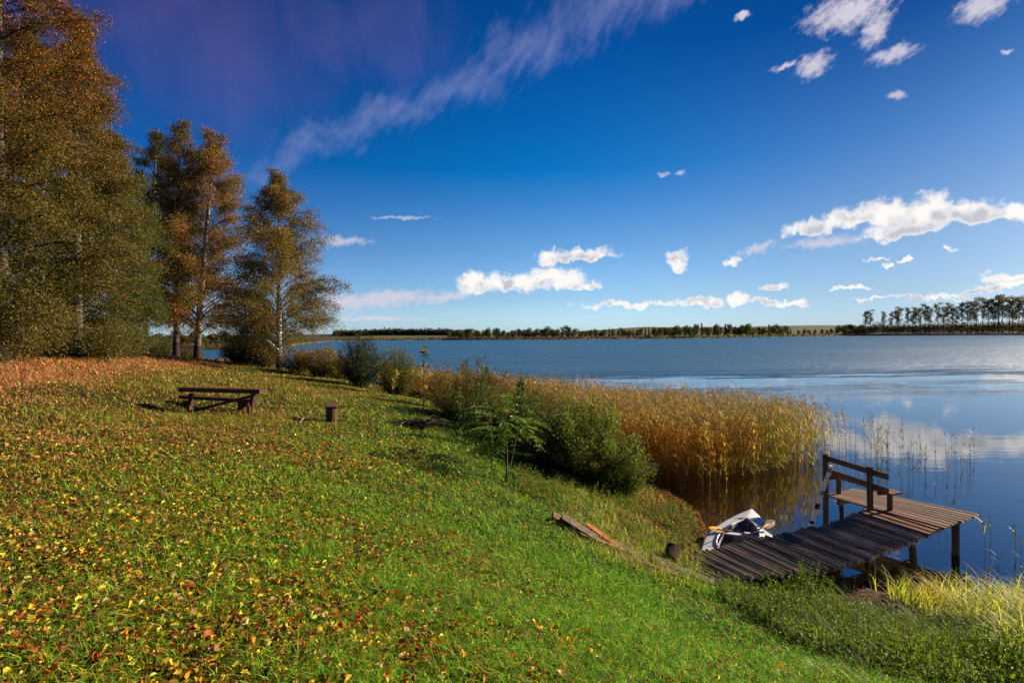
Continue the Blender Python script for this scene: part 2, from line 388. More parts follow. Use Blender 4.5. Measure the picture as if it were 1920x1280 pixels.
def rust(x, y):   # how much dead straw / litter covers the turf (left bank and under the birches)
    return np.clip(sstep(-x-.36*y, 4.6, 8.0)*(.55+.9*(fbm(x, y, .35, 21)-.3)), 0, 1)
def mud(x, y, z): return sstep(-z, -.55, -.12)*sstep(x, 0, 2.5)
fc = V[Fq].mean(1)
fx, fy, fzz = fc.T; fr = np.hypot(fx, fy)
lawn = np.array([.018, .026, .006]); straw = np.array([.07, .035, .018]); mudc = np.array([.10, .062, .036]); sand = np.array([.40, .21, .075]); deep_scatter = np.array([.014, .085, .16])
k = rust(fx, fy)[:, None]; col = lawn*(1-k)+straw*k
k = mud(fx, fy, fzz)[:, None]; col = col*(1-k)+mudc*k
k = sstep(-fzz, .0, .25)[:, None]; col = col*(1-k)+sand*k
k = sstep(-fzz, .75, 2.6)[:, None]; col = col*(1-k)+deep_scatter*k  # deep bed coloured blue to stand in for light scattered in the water
ff = sstep(fr, 85, 120)[:, None]*(fzz[:, None] > .15)
n1 = vnoise(fx, fy, .006, 33)[:, None]; fieldc = np.where(n1 > .55, np.array([.16, .12, .05]), np.where(n1 > .4, np.array([.09, .12, .03]), np.array([.12, .09, .05])))
fieldc = fieldc*np.where(np.degrees(np.arctan2(fx, fy)) < -16, .45, .85)[:, None]; col = col*(1-ff)+fieldc*ff
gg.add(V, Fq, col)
gg.F.append(np.stack([idx[0], np.roll(idx[0], -1), np.full(na, nr*na)], -1).astype(np.int32)); gg.C.append(np.tile(lawn, (na, 1)).astype(np.float32))
m, t = newmat('ground')
g = t.n('ShaderNodeNewGeometry').outputs['Position']; a = t.n('ShaderNodeAttribute', attribute_name='col').outputs['Color']
k1 = t.noise(g, 14, 6, .7); k2 = t.noise(g, 1.7, 4, .6); k3 = t.noise(g, 60, 3, .7)
c = t.mix(t.sm(k1, .38, .66), t.vm('SCALE', a, .45), t.vm('SCALE', a, 1.5))
c = t.mix(t.m('MULTIPLY', t.sm(k3, .5, .7), .5), c, t.vm('MULTIPLY', a, (1.9, 1.2, .9)))
c = t.mix(t.m('MULTIPLY', t.sm(k2, .4, .6), .4), c, t.vm('SCALE', c, .6))
finish(t, princ(t, c, .95, bump(t, k1, .8, .03), spec=.1))
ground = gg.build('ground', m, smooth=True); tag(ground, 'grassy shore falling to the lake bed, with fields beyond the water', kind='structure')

# ------------------------------------------------------------------ water
m, t = newmat('lake_water')
g = t.n('ShaderNodeNewGeometry').outputs['Position']
sp = t.n('ShaderNodeSeparateXYZ'); t.nt.links.new(g, sp.inputs[0])
dist = t.vm('LENGTH', g, out=1)
wob = t.noise(g, .018, 3, .5)
band = t.noise(t.mapping(g, (0,0,0), (0, 0, R(8)), (150, 22, 1), 'TEXTURE'), 1.0, 3, .5)
edge = t.m('ADD', sp.outputs[1], t.m('ADD', t.m('MULTIPLY', sp.outputs[0], -.05), t.m('MULTIPLY', t.m('SUBTRACT', wob, .5), 12)))
fine = t.noise(t.mapping(g, (0,0,0), (0,0,R(4)), (26, 4.5, 1), 'TEXTURE'), 1.0, 5, .65)
windy = t.sm(t.m('ADD', edge, t.m('MULTIPLY', t.m('SUBTRACT', fine, .5), 36)), 46, 61)
streak = t.m('MULTIPLY', t.m('MULTIPLY', t.sm(t.m('ADD', band, t.m('MULTIPLY', t.m('SUBTRACT', fine, .5), .5)), .50, .68), t.sm(edge, 28, 38)), .15)
windy = t.m('MAXIMUM', windy, streak)
windy = t.m('MULTIPLY', windy, t.m('ADD', .72, t.m('MULTIPLY', t.noise(t.mapping(g, (0,0,0), (0,0,0), (220, 40, 1), 'TEXTURE'), 1., 3, .5), .55)))
w1 = t.noise(t.mapping(g, sc=(.7, 1.6, 1)), 3.2, 4, .55)
w2 = t.noise(t.mapping(g, sc=(.5, 1.5, 1), rot=(0,0,R(12))), .8, 3, .5)
w3 = t.noise(t.mapping(g, sc=(.8, 1.4, 1), rot=(0,0,R(-14))), 1.5, 5, .65)
h = t.m('ADD', t.m('MULTIPLY', w1, .001), t.m('MULTIPLY', w2, .0035))
h = t.m('ADD', h, t.m('MULTIPLY', t.m('MULTIPLY', w3, .30), windy))
w4 = t.noise(t.mapping(g, (0,0,0), (0,0,R(10)), (1.7, 1.0, 1), 'TEXTURE'), 1.0, 5, .7)
h = t.m('ADD', h, t.m('MULTIPLY', t.m('MULTIPLY', w4, .42), windy))
b = t.n('ShaderNodeBump'); b.inputs['Strength'].default_value = 1; b.inputs['Distance'].default_value = 1.0; t.put(b.inputs['Height'], h)
gl = t.n('ShaderNodeBsdfGlossy'); t.put(gl.inputs['Roughness'], t.m('MULTIPLY_ADD', windy, .02, .008)); t.put(gl.inputs['Normal'], b.outputs[0]); gl.inputs[0].default_value = (1, 1, 1, 1)
fr_ = t.n('ShaderNodeFresnel'); fr_.inputs[0].default_value = 1.75; t.put(fr_.inputs[1], b.outputs[0])
tr = t.n('ShaderNodeBsdfTransparent'); tr.inputs[0].default_value = (.95, .88, .76, 1)
ms = t.n('ShaderNodeMixShader'); t.put(ms.inputs[0], t.m('MULTIPLY_ADD', fr_.outputs[0], .88, .12, clamp=True)); t.nt.links.new(tr.outputs[0], ms.inputs[1]); t.nt.links.new(gl.outputs[0], ms.inputs[2])
pr = t.n('ShaderNodeBsdfPrincipled'); pr.inputs['Base Color'].default_value = (.022, .095, .175, 1); pr.inputs['IOR'].default_value = 1.38
t.put(pr.inputs['Roughness'], .40); t.put(pr.inputs['Normal'], b.outputs[0])
ms2 = t.n('ShaderNodeMixShader'); t.put(ms2.inputs[0], t.sm(windy, .02, .6)); t.nt.links.new(ms.outputs[0], ms2.inputs[1]); t.nt.links.new(pr.outputs[0], ms2.inputs[2])
t.put(pr.inputs['Roughness'], t.m('MULTIPLY_ADD', t.noise(t.mapping(g, (0,0,0), (0,0,0), (60, 12, 1), 'TEXTURE'), 1., 5, .6), .35, .22))
finish(t, ms2.outputs[0])
gw = G(); gw.add([(-5000,-5000,0),(5000,-5000,0),(5000,5000,0),(-5000,5000,0)], [(0,1,2,3)])
tag(gw.build('water', m), 'calm blue lake reflecting the clouds', kind='structure')

# ------------------------------------------------------------------ timber things
def beam(g, p0, p1, w, h, col=(.2, .15, .1), up=(0, 0, 1), jit=0.0, ch=.12):
    """bar from p0 to p1, width w, thickness h, chamfered edges"""
    p0 = np.array(p0, float); p1 = np.array(p1, float); d = unit(p1-p0); y = unit(np.cross(up, d)); z = np.cross(d, y)
    c = min(w, h)*ch
    prof = [(-w/2+c, -h/2), (w/2-c, -h/2), (w/2, -h/2+c), (w/2, h/2-c), (w/2-c, h/2), (-w/2+c, h/2), (-w/2, h/2-c), (-w/2, -h/2+c)]
    V = []
    for p in (p0, p0+(p1-p0)*.5, p1):
        s = 1+jit*rng.normal()
        for a, b in prof: V.append(p+y*a*s+z*b*(1+jit*rng.normal()*.5))
    F = [(i, (i+1) % 8, (i+1) % 8+8, i+8) for i in range(8)]+[(i+8, (i+1) % 8+8, (i+1) % 8+16, i+16) for i in range(8)]
    g.add(V, F, col)
    n = g.n-24
    g.F.append(np.array([[n+i for i in range(7, -1, -1)], [n+16+i for i in range(8)]], np.int32)); g.C.append(np.tile(np.array(col, np.float32), (2, 1)))
def log(g, p0, p1, r0, r1, col, sides=9, bend=.0, n=5, endcol=None):
    p0 = np.array(p0, float); p1 = np.array(p1, float); s = np.linspace(0, 1, n)[:, None]
    path = p0+(p1-p0)*s; off = rng.normal(size=3)*bend; path = path+np.sin(s*np.pi)*off
    rad = (r0+(r1-r0)*s[:, 0])*(1+rng.normal(size=n)*.03)
    vtubes(g, path, rad, sides, col, cap=True)
uV = np.array([.894, .447, 0]); vV = np.array([.46, -.888, 0]); DANG = math.atan2(vV[1], vV[0]); UANG = math.atan2(uV[1], uV[0])
Mw_plank = woodmat('old_deck_planks', DANG, dark=(.05, .028, .018), contrast=(.42, .8), rough=.6)
Mw_pole = woodmat('dark_wet_poles', DANG, dark=(.02, .015, .011), contrast=(.42, .75), rough=.55, lichen=.25)
Mw_beam = woodmat('jetty_beams', UANG, rough=.7)
Mw_post = woodmat('upright_posts', 0, sc=(30, 30, 1.2), rough=.75)
Mw_pale = woodmat('peeled_pole', 0, sc=(6, 6, 3), dark=(.09, .06, .045), contrast=(.5, .75), lichen=.3)
TANG = 0.02
Mw_tbl = woodmat('dark_stained_timber', TANG, dark=(.012, .006, .005), contrast=(.4, .8), rough=.6)
Mw_brk = barkmat('stump_bark', False)

# jetty
jet = empty('jetty', at(1450, 1040, 0), label='weathered wooden jetty of dark poles and brown planks reaching from the bank into the lake', cat='jetty')
Lp = np.array([at(*p) for p in [(1262,1046,.30),(1353,1026,.36),(1450,1005,.46),(1550,986,.55),(1616,961,.625)]])
Rp = np.array([at(*p) for p in [(1352,1092,.30),(1411,1081,.34),(1527,1071,.42),(1623,1049,.53),(1681,1026,.58),(1739,1002,.625)]])
def along(P, n):
    L = np.concatenate([[0], np.cumsum(np.linalg.norm(np.diff(P, axis=0), axis=1))]); t = np.linspace(0, L[-1], n)
    return np.stack([np.interp(t, L, P[:, i]) for i in range(3)], 1)
NPOLE = 45
La, Ra = along(Lp, NPOLE), along(Rp, NPOLE)
g = G()
for i in range(NPOLE):
    a, b = La[i], Ra[i]; d = unit(b-a); ex = rng.uniform(-.05, .05, 2)
    c = np.array([.34, .265, .205])*rng.uniform(.4, 1.2)
    r = .036*rng.uniform(.78, 1.12)
    log(g, a-d*(.03+ex[0])+[0, 0, rng.normal()*.004], b+d*(.03+ex[1])+[0, 0, rng.normal()*.004], r, r*rng.uniform(.85, 1.1), c, 8, .008)
g.build('pole_decking', Mw_pole, jet, smooth=False)
g = G()
pl = [((1616,960),(1741,1000)), ((1624,956),(1750,996)), ((1634,952),(1760,992))]
a0, a1 = np.array((1550,928.)), np.array((1606,916.)); b0, b1 = np.array((1768,989.)), np.array((1834,964.))
PZ = .67
def plank(g, a, b, w, h, c):
    d = unit(b-a); beam(g, a-d*rng.uniform(0, .03), b+d*rng.uniform(0, .04), w, h, c, jit=.015)
for i, (a, b) in enumerate(pl):
    plank(g, at(*a, .655), at(*b, .655), .118, .032, np.array([.19, .09, .042])*rng.uniform(.8, 1.1))
A0, A1, B0, B1 = at(*a0, PZ), at(*a1, PZ), at(*b0, PZ), at(*b1, PZ)
NPL = 9
for i in range(NPL):
    s = i/(NPL-1); s = s*.94+.02
    c = [np.array([.19, .145, .115]), np.array([.20, .11, .065]), np.array([.12, .085, .062]), np.array([.26, .21, .175])][int(rng.integers(4))]*rng.uniform(.75, 1.2)
    w = np.linalg.norm((A1-A0+B1-B0)/2)/NPL*.88
    plank(g, A0+(A1-A0)*s, B0+(B1-B0)*s, w, .034, c)
g.build('plank_decking', Mw_plank, jet)
def off(P, k, dz): return np.array(P)+np.array([0, 0, dz])+k
g = G()
dk = np.array([.13, .095, .07])
for side, P in ((1, La), (-1, Ra)):
    Q = along(P, 6)
    for i in range(5):
        k = vV*.16*side
        log(g, Q[i]+k+[0, 0, -.10], Q[i+1]+k+[0, 0, -.10], .055, .055, dk*rng.uniform(.8, 1.2), 9, .0)
g.build('side_beam', Mw_beam, jet)
g = G()
beam(g, A0+vV*.25+[0,0,-.085], A1+vV*.25+[0,0,-.085], .07, .12, dk); beam(g, (A0+B0)/2+[0,0,-.085]-uV*.5, (A1+B1)/2+[0,0,-.085], .07, .12, dk); beam(g, Ra[-1]-vV*.16+[0,0,-.065]-uV*.2, B1-vV*.14+[0,0,-.09], .07, .12, dk)
g.build('cross_beam', Mw_beam, jet)
for (px, py, zt, r) in [(1804,1052,.64,.062),(1728,1048,.58,.055),(1576,985,.62,.045),(1625,1086,.46,.045)]:
    b = {1804: at(1806, 977, .66)-vV*.10-uV*.04, 1728: at(1726, 1006, .64)-vV*.14}.get(px, at(px, py, 0)); g = G(); bz = float(gz(b[0], b[1])[0])-.2
    log(g, [b[0]+rng.normal()*.02, b[1], min(bz, -.35)], [b[0], b[1], zt], r*1.05, r, np.array([.10, .07, .05]), 10, .02)
    g.build('post', Mw_post, jet)

# bench on the jetty
ba = at(1549, 928, .67); bb = at(1632, 956, .67)
bd = unit(bb-ba); bn = np.array([-bd[1], bd[0], 0]); bn = bn if bn @ uV > 0 else -bn
bench = empty('bench', ba, label='dark wooden bench with two back rails standing on the end of the jetty', cat='bench')
dark = np.array([.115, .07, .048])
for (p, top, low) in ((ba, 1.56, -.55), (bb, 1.53, .40)):
    g = G(); beam(g, [p[0], p[1], low], [p[0]-.01, p[1]+.01, top], .085, .085, dark, up=bn, jit=.02); g.build('post', Mw_post, bench)
for z0, z1 in ((1.45, 1.40), (1.18, 1.13)):
    g = G(); s = ba+bn*.062; e = bb+bd*.32+bn*.062
    beam(g, [s[0], s[1], z0], [e[0], e[1], z1], .028, .115, dark*1.1); g.build('back_rail', Mw_plank, bench)
g = G()
for k in (.16, .31):
    s = ba-bd*.02+bn*k; e = bb+bd*.36+bn*k
    beam(g, [s[0], s[1], 1.09], [e[0], e[1], 1.07], .13, .035, np.array([.26, .12, .055]) if k < .2 else np.array([.22, .12, .07]))
g.build('seat', Mw_plank, bench)
for p in (ba, bb+bd*.12):
    g = G(); beam(g, p+bn*.05+[0, 0, .36], p+bn*.38+[0, 0, .36], .05, .07, dark); g.build('seat_support', Mw_beam, bench)
for p in (ba+bd*.04, bb+bd*.16):
    g = G(); q = p+bn*.30; beam(g, [q[0], q[1], .69], [q[0], q[1], 1.03], .075, .075, dark, up=bn); g.build('leg', Mw_post, bench)

# leaning pole
g = G(); p0 = at(1517, 996, 0); p1 = at(1559, 873, 1.40)
p0 = p0+(p0-p1)*.3
log(g, p0, p1, .048, .042, np.array([.85, .76, .66]), 9, .02, 6)
o = g.build('pole', M_birch, origin=p0); tag(o, 'pale peeled pole leaning from the water against the bench post', 'pole')

# ------------------------------------------------------------------ boat
bow = at(1409, 956, .42); stern_c = at(1372, 1036, .30)
axis = (bow-stern_c)[:2]; axis = axis/np.linalg.norm(axis); BL_ = 2.15
sx = np.array([axis[1], -axis[0]])
boat = empty('rowing_boat', (bow[0]-axis[0]*BL_, bow[1]-axis[1]*BL_, 0.0), label='small white pointed rowing boat moored beside the jetty with its bow to the reeds', cat='boat')
bo = np.array(boat.location)
M_hull, t = newmat('white_boat_shell')
gp = t.n('ShaderNodeNewGeometry').outputs['Position']; k = t.noise(gp, 5, 5, .65)
finish(t, princ(t, t.mix(t.sm(k, .52, .72), (.72, .71, .68), (.50, .47, .42)), .38, bump(t, k, .1, .01), spec=.5))
M_in, t = newmat('grimy_boat_inside')
gp = t.n('ShaderNodeNewGeometry').outputs['Position']; k = t.noise(gp, 7, 5, .65)
finish(t, princ(t, t.mix(t.sm(k, .40, .62), (.40, .36, .32), (.12, .075, .05)), .7, spec=.3))
def hw(s): return .575*np.clip(1-np.clip((s-.25)/.75, 0, 1)**1.9, 0, 1)*(.90+.10*min(1, s/.25))
def bp(s, y, z):
    p = bo[:2]+axis*s*BL_+sx*y
    return np.array([p[0], p[1], z-.10+.09*s+.06*y])
NS = 19; SS = np.linspace(0, 1, NS)
def sheer(s): return .36+.10*s*s
# rings of the section, outside then deck then inside
def section(s, kind):
    w = max(hw(s), .012); zt = sheer(s)
    if kind == 'out': return [bp(s-.03*(1-s), y*w, z) for y, z in ((-.0, .0), (-.45, .02), (-.78, .10), (-.94, .20), (-1.0, zt-.045), (-1.03, zt-.04), (-1.03, zt-.01), (-.98, zt))]
g = G()
out = np.array([section(s, 'out') for s in SS])
mir = np.array([[bp(s-.03*(1-s), -((p[:2]-bo[:2]) @ sx), 0) for p in row] for s, row in zip(SS, out)])
def mk(rows):
    n, m = rows.shape[:2]; i = np.arange(n*m).reshape(n, m)
    return rows.reshape(-1, 3), np.stack([i[:-1, :-1], i[:-1, 1:], i[1:, 1:], i[1:, :-1]], -1).reshape(-1, 4)
def shell_rows(pts):  # pts(s) -> list of (y,z)
    return np.array([[bp(s-.03*(1-s), y, z) for y, z in pts(s)] for s in SS])
def prof_out(s):
    w = max(hw(s), .012); zt = sheer(s); L = [(-.98*w, zt), (-1.03*w-.008, zt-.005), (-1.03*w-.008, zt-.045), (-1.0*w, zt-.05), (-.93*w, .20), (-.78*w, .10), (-.45*w, .02+.08*s**4)]
    return L+[(0, .0+.08*s**4)]+[(-a, b) for a, b in L[::-1]]
def cock(s):   # cockpit half width
    return np.interp(s, [.10, .16, .3, .50, .64, .74], [.27, .33, .36, .29, .16, .012])
V, F = mk(shell_rows(prof_out)); g.add(V, F, (.8, .8, .8))
g.add([bp(-.03, y, z) for y, z in prof_out(0)], [list(range(15))], (.8, .8, .8))
# deck: from the rim to the cockpit coaming
D1 = np.array([[bp(s-.03*(1-s), y*max(hw(s), .012), sheer(s)+dz) for y, dz in ((-.98, 0), (-.7, .02), (-.35, .035), (0, .045), (.35, .035), (.7, .02), (.98, 0))] for s in SS])
sd_ = np.linspace(.10, .74, 15)
for sgn in (-1, 1):
    rows = []
    for s in sd_:
        w = hw(s); c_ = min(cock(s), w*.8)
        rows.append([bp(s-.03*(1-s), sgn*y, sheer(s)+dz) for y, dz in ((w*.98, 0), (w*.98-(w*.98-c_)*.5, .018), (c_+.03, .022), (c_+.018, .045), (c_, .045), (c_-.004, .015))])
    V, F = mk(np.array(rows)); g.add(V, F if sgn < 0 else F[:, ::-1], (.8, .8, .8))
for s0, s1 in ((0, .10), (.74, 1.0)):
    ss = np.linspace(s0, s1, 6)
    rows = np.array([[bp(s-.03*(1-s), y*max(hw(s), .012), sheer(s)+dz) for y, dz in ((-.98, 0), (-.6, .02), (-.25, .04), (0, .055), (.25, .04), (.6, .02), (.98, 0))] for s in ss]); rows[:, :, 2] -= (1-np.clip(np.array([hw(s) for s in ss])/.3, 0, 1))[:, None]*np.array([0, .02, .04, .055, .04, .02, 0])
    V, F = mk(rows); g.add(V, F[:, ::-1], (.8, .8, .8))
g.build('hull', M_hull, boat, smooth=True)
g = G()
rows = np.array([[bp(s-.03*(1-s), y, z) for y, z in ((-cock(s), sheer(s)+.02), (-cock(s)*1.0, .25), (-cock(s)*.85, .10), (0, .075), (cock(s)*.85, .10), (cock(s), .25), (cock(s), sheer(s)+.02))] for s in np.linspace(.10, .74, 14)])
V, F = mk(rows); g.add(V, F, (.3, .28, .25))
for r_ in (rows[0], rows[-1]): g.add(r_, [list(range(7))], (.3, .28, .25))
g.build('inner_floor', M_in, boat, smooth=True)
g = G()
Ps = [bp(.44, -.31, .335), bp(.49, -.28, .335), bp(.53, -.14, .34), (bp(.53, .14, .34)), bp(.49, .28, .335), bp(.44, .31, .335)]
Pb = [p+[0, 0, -.03] for p in Ps]
g.add(Ps+Pb, [(0,1,7,6),(1,2,8,7),(2,3,9,8),(3,4,10,9),(4,5,11,10),(5,0,6,11)], (.7, .7, .7)); g.F.append(np.array([[5,4,3,2,1,0],[6,7,8,9,10,11]], np.int32)); g.C.append(np.full((2, 3), .7, np.float32))
th_ = g.build('seat', M_hull, boat)
g = G(); beam(g, bp(.44, -.31, .20), bp(.44, .31, .20), .03, .22, (.12, .07, .045)); g.build('seat_front', M_in, boat)

M_oar = woodmat('varnished_oar', 0, sc=(8, 8, 8), dark=(.25, .10, .03), contrast=(.5, .9), rough=.35)
def oar(p0, p1, bladeL, bladeW, colb, label, tilt):
    p0 = np.array(p0, float); p1 = np.array(p1, float); d = unit(p1-p0)
    e = empty('oar', p0, label=label, cat='oar')
    g = G(); vtubes(g, np.array([p0, p0+(p1-p0)*.5, p1-d*bladeL*.5]), [.019, .018, .015], 8, (.42, .24, .12), cap=True); g.build('shaft', M_oar, e, smooth=True)
    g = G(); nb = np.array([.25, -.6, .75]); nb = unit(nb-d*(nb @ d)); y = np.cross(nb, d)
    s = np.linspace(0, 1, 9); wv = bladeW*np.array([.12, .45, .8, .97, 1, .97, .9, .7, .28])/2; zz = np.cross(d, y)
    rows = np.array([[p1-d*bladeL*(1-t_)+y*k*w_+zz*dz for k, dz in ((-1, 0), (0, .010), (1, 0), (0, -.010), (-1, 0))] for t_, w_ in zip(s, wv)])
    V, F = mk(rows); g.add(V, F, colb); g.build('blade', M_oar, e)
Pseat = bp(.50, 0, .36)
oA0 = bp(.50, .22, .345); oA1 = at(1329, 990, .50)
oar(oA0, oA1, .34, .12, (.60, .36, .08), 'oar with a bright yellow blade sticking out over the left side of the white boat', -1.2)
oB0 = at(1372, 1020, .34); oB1 = at(1452, 976, .52)
oar(oB0, oB1, .40, .15, (.20, .12, .075), 'oar with a dark brown blade resting over the right side of the white boat', -.5)

# ------------------------------------------------------------------ boards along the bank
def board(px0, px1, w, h, c, label, lift=.03, ang=None, tilt=0, name='board', zoff=(0, 0)):
    p0 = at(*px0); p1 = at(*px1)
    d = p1-p0; mat = woodmat('board_wood', math.atan2(d[1], d[0]), rough=.75, lichen=.35)
    up = unit(np.array([0, 0, 1.])+tilt*unit(np.cross(d, [0, 0, 1.])))
    g = G(); beam(g, p0, p1, w, h, c, up=up, jit=.08); o = g.build(name, mat, origin=p0); tag(o, label, 'board', 'old boards lying along the bank'); return o
def gp_(px, py, lift):
    # point on the ground seen through a pixel
    z = 1.0
    for _ in range(40):
        p = at(px, py, z); z = z*.5+(float(gz(p[0], p[1])[0])+lift)*.5
    return (px, py, z)
board(gp_(1036,965,.10), gp_(1118,1008,.05), .15, .05, (.16, .085, .05), 'thick reddish brown board with a dark sawn end, uppermost on the slope', tilt=.3)
board(gp_(1056,968,.15), gp_(1120,1009,.12), .16, .03, (.17, .125, .09), 'grey brown plank lying on top of the thick reddish board', tilt=.1)
board(gp_(1100,982,.12), gp_(1158,1024,.06), .13, .03, (.36, .095, .025), 'bright rusty orange plank among the boards on the bank')
board(gp_(1086,1000,.06), gp_(1190,1040,.04), .14, .05, (.24, .155, .075), 'pale yellowish board half sunk in grass under the orange plank')
board(gp_(1148,1014,.05), gp_(1214,1050,.03), .15, .04, (.15, .12, .08), 'mossy grey board ending halfway between the orange plank and the jetty')
board(gp_(1222,1046,.07), gp_(1338,1094,.06), .19, .06, (.15, .11, .07), 'broad mossy beam running along the shore end of the jetty')
board(gp_(1190,1050,.06), gp_(1296,1088,.05), .10, .05, (.18, .12, .075), 'narrow brown beam below the broad mossy beam')
# short dark log at the shore end
p = at(*gp_(1262, 1042, .12)); g = G()
log(g, p+[-.10, -.12, .0], p+[.03, .07, .10], .12, .12, np.array([.07, .04, .028]), 12, 0, 3)
o = g.build('log', Mw_brk, origin=p); tag(o, 'short dark log propped up at the shore end of the jetty', 'log')

# ------------------------------------------------------------------ table, log bench, stump seat
tz = 2.36
def T(px, py, dist): return atd(px, py, dist)
TD = 12.5
g0 = onground(T(415, 778, TD)[0], TD)
tab = empty('picnic_table', g0, label='dark brown wooden table with diagonal brace standing on the lawn', cat='table')
def tp(px, py, dd=0): return atd(px, py, TD+dd)
dc = np.array([.085, .040, .024])
g = G()
for k in range(2):
    a = tp(339, 729.5, 0); b = tp(490, 733.5, 0); sh = np.array([0, .19*k, .0])
    beam(g, a+sh, b+sh, .185, .10 if k == 0 else .05, dc*rng.uniform(.9, 1.1), jit=.01)
g.build('tabletop', Mw_tbl, tab)
for dd in (.08, .42):
    for (x0, x1) in ((358, 356), (475, 468)):
        a = tp(x0, 736, dd); b = tp(x1, 776, dd); bz = float(gz(b[0], b[1])[0])-.03
        g = G(); beam(g, [a[0], a[1], a[2]-.02], [b[0], b[1], bz], .085, .085, dc*.9, up=(0, 1, 0)); g.build('leg', Mw_tbl, tab)
g = G(); beam(g, tp(352, 775, 0), tp(468, 775, 0), .05, .07, dc*1.5, up=(0, 0, 1)); g.build('foot_rail', Mw_tbl, tab)
g = G(); beam(g, tp(357, 771, -.02), tp(477, 741, .0), .045, .065, dc); g.build('brace', Mw_tbl, tab)
for x in (354, 466):
    g = G(); a = tp(x, 760, -.02); b = tp(x, 780, -.02); beam(g, a, b, .07, .05, dc*1.6, up=(0, 1, 0)); g.build('foot', Mw_tbl, tab)
lb0 = onground(tp(400, 770, .75)[0], TD+.75)
lb = empty('log_bench', lb0, label='low plank bench on two log stumps behind the dark picnic table', cat='bench')
g = G(); beam(g, tp(340, 743, .8), tp(483, 751, .8), .26, .075, dc*.9); g.build('seat', Mw_tbl, lb)
for x in (353, 455):
    a = tp(x, 750, .8); z = float(gz(a[0], a[1])[0])
    g = G(); log(g, [a[0], a[1], z-.05], [a[0], a[1], a[2]-.02], .125, .115, np.array([.16, .07, .045]), 12, 0, 3); g.build('stump', Mw_brk, lb)
sp_ = gp_(621, 791, 0); sp_ = at(*sp_)
ss_ = empty('stump_seat', sp_, label='squat log stool with a tilted grey board nailed on top, alone on the lawn', cat='stool')
g = G(); log(g, sp_+[0, 0, -.05], sp_+[.01, .02, .37], .13, .125, np.array([.17, .08, .045]), 13, 0, 3); g.build('stump', Mw_brk, ss_)
g = G(); beam(g, sp_+[-.10, .22, .43], sp_+[.06, -.17, .365], .25, .05, (.085, .06, .042), up=(.0, .2, 1), jit=.02); g.build('seat', woodmat('grey_seat_board', 1.9), ss_)
# brush pile
bpz = at(*gp_(780, 800, 0))
g = G(); n = 170
a = rng.uniform(0, np.pi, n); L = rng.uniform(.25, .75, n); c0 = np.stack([rng.normal(0, .30, n)+.05, rng.normal(0, .16, n), np.abs(rng.normal(.07, .05, n))], 1)
dirs = np.stack([np.cos(a), np.sin(a)*.7, rng.normal(0, .18, n)], 1)
pth = bpz+c0[:, None]+dirs[:, None]*(np.linspace(-.5, .5, 5)[None, :, None]*L[:, None, None]); pth[:, :, 2] += (.05*np.cos(np.linspace(-1.6, 1.6, 5)))[None]*rng.uniform(0, 2, n)[:, None]
gzz = gz(pth[:, :, 0], pth[:, :, 1]); pth[:, :, 2] = np.maximum(pth[:, :, 2], gzz+.01)
vtubes(g, pth, np.linspace(1, .5, 5)[None]*rng.uniform(.005, .013, n)[:, None], 5, pick(n, [(.10, .055, .04), (.16, .09, .07), (.05, .03, .022)]))
o = g.build('brush_pile', Mw_post, origin=bpz); tag(o, 'low heap of dark cut twigs and branches on the lawn', 'brush pile')
# thin twigs on grass
g = G(); a = at(*gp_(562, 792, .02)); b = at(*gp_(585, 770, .18)); vtubes(g, np.array([a, (a+b)/2+[0, 0, .03], b]), [.006, .006, .004], 5, (.5, .42, .36), cap=True)
tag(g.build('stick', Mw_pale, origin=a), 'thin pale stick poking out of the grass left of the log stool', 'stick')

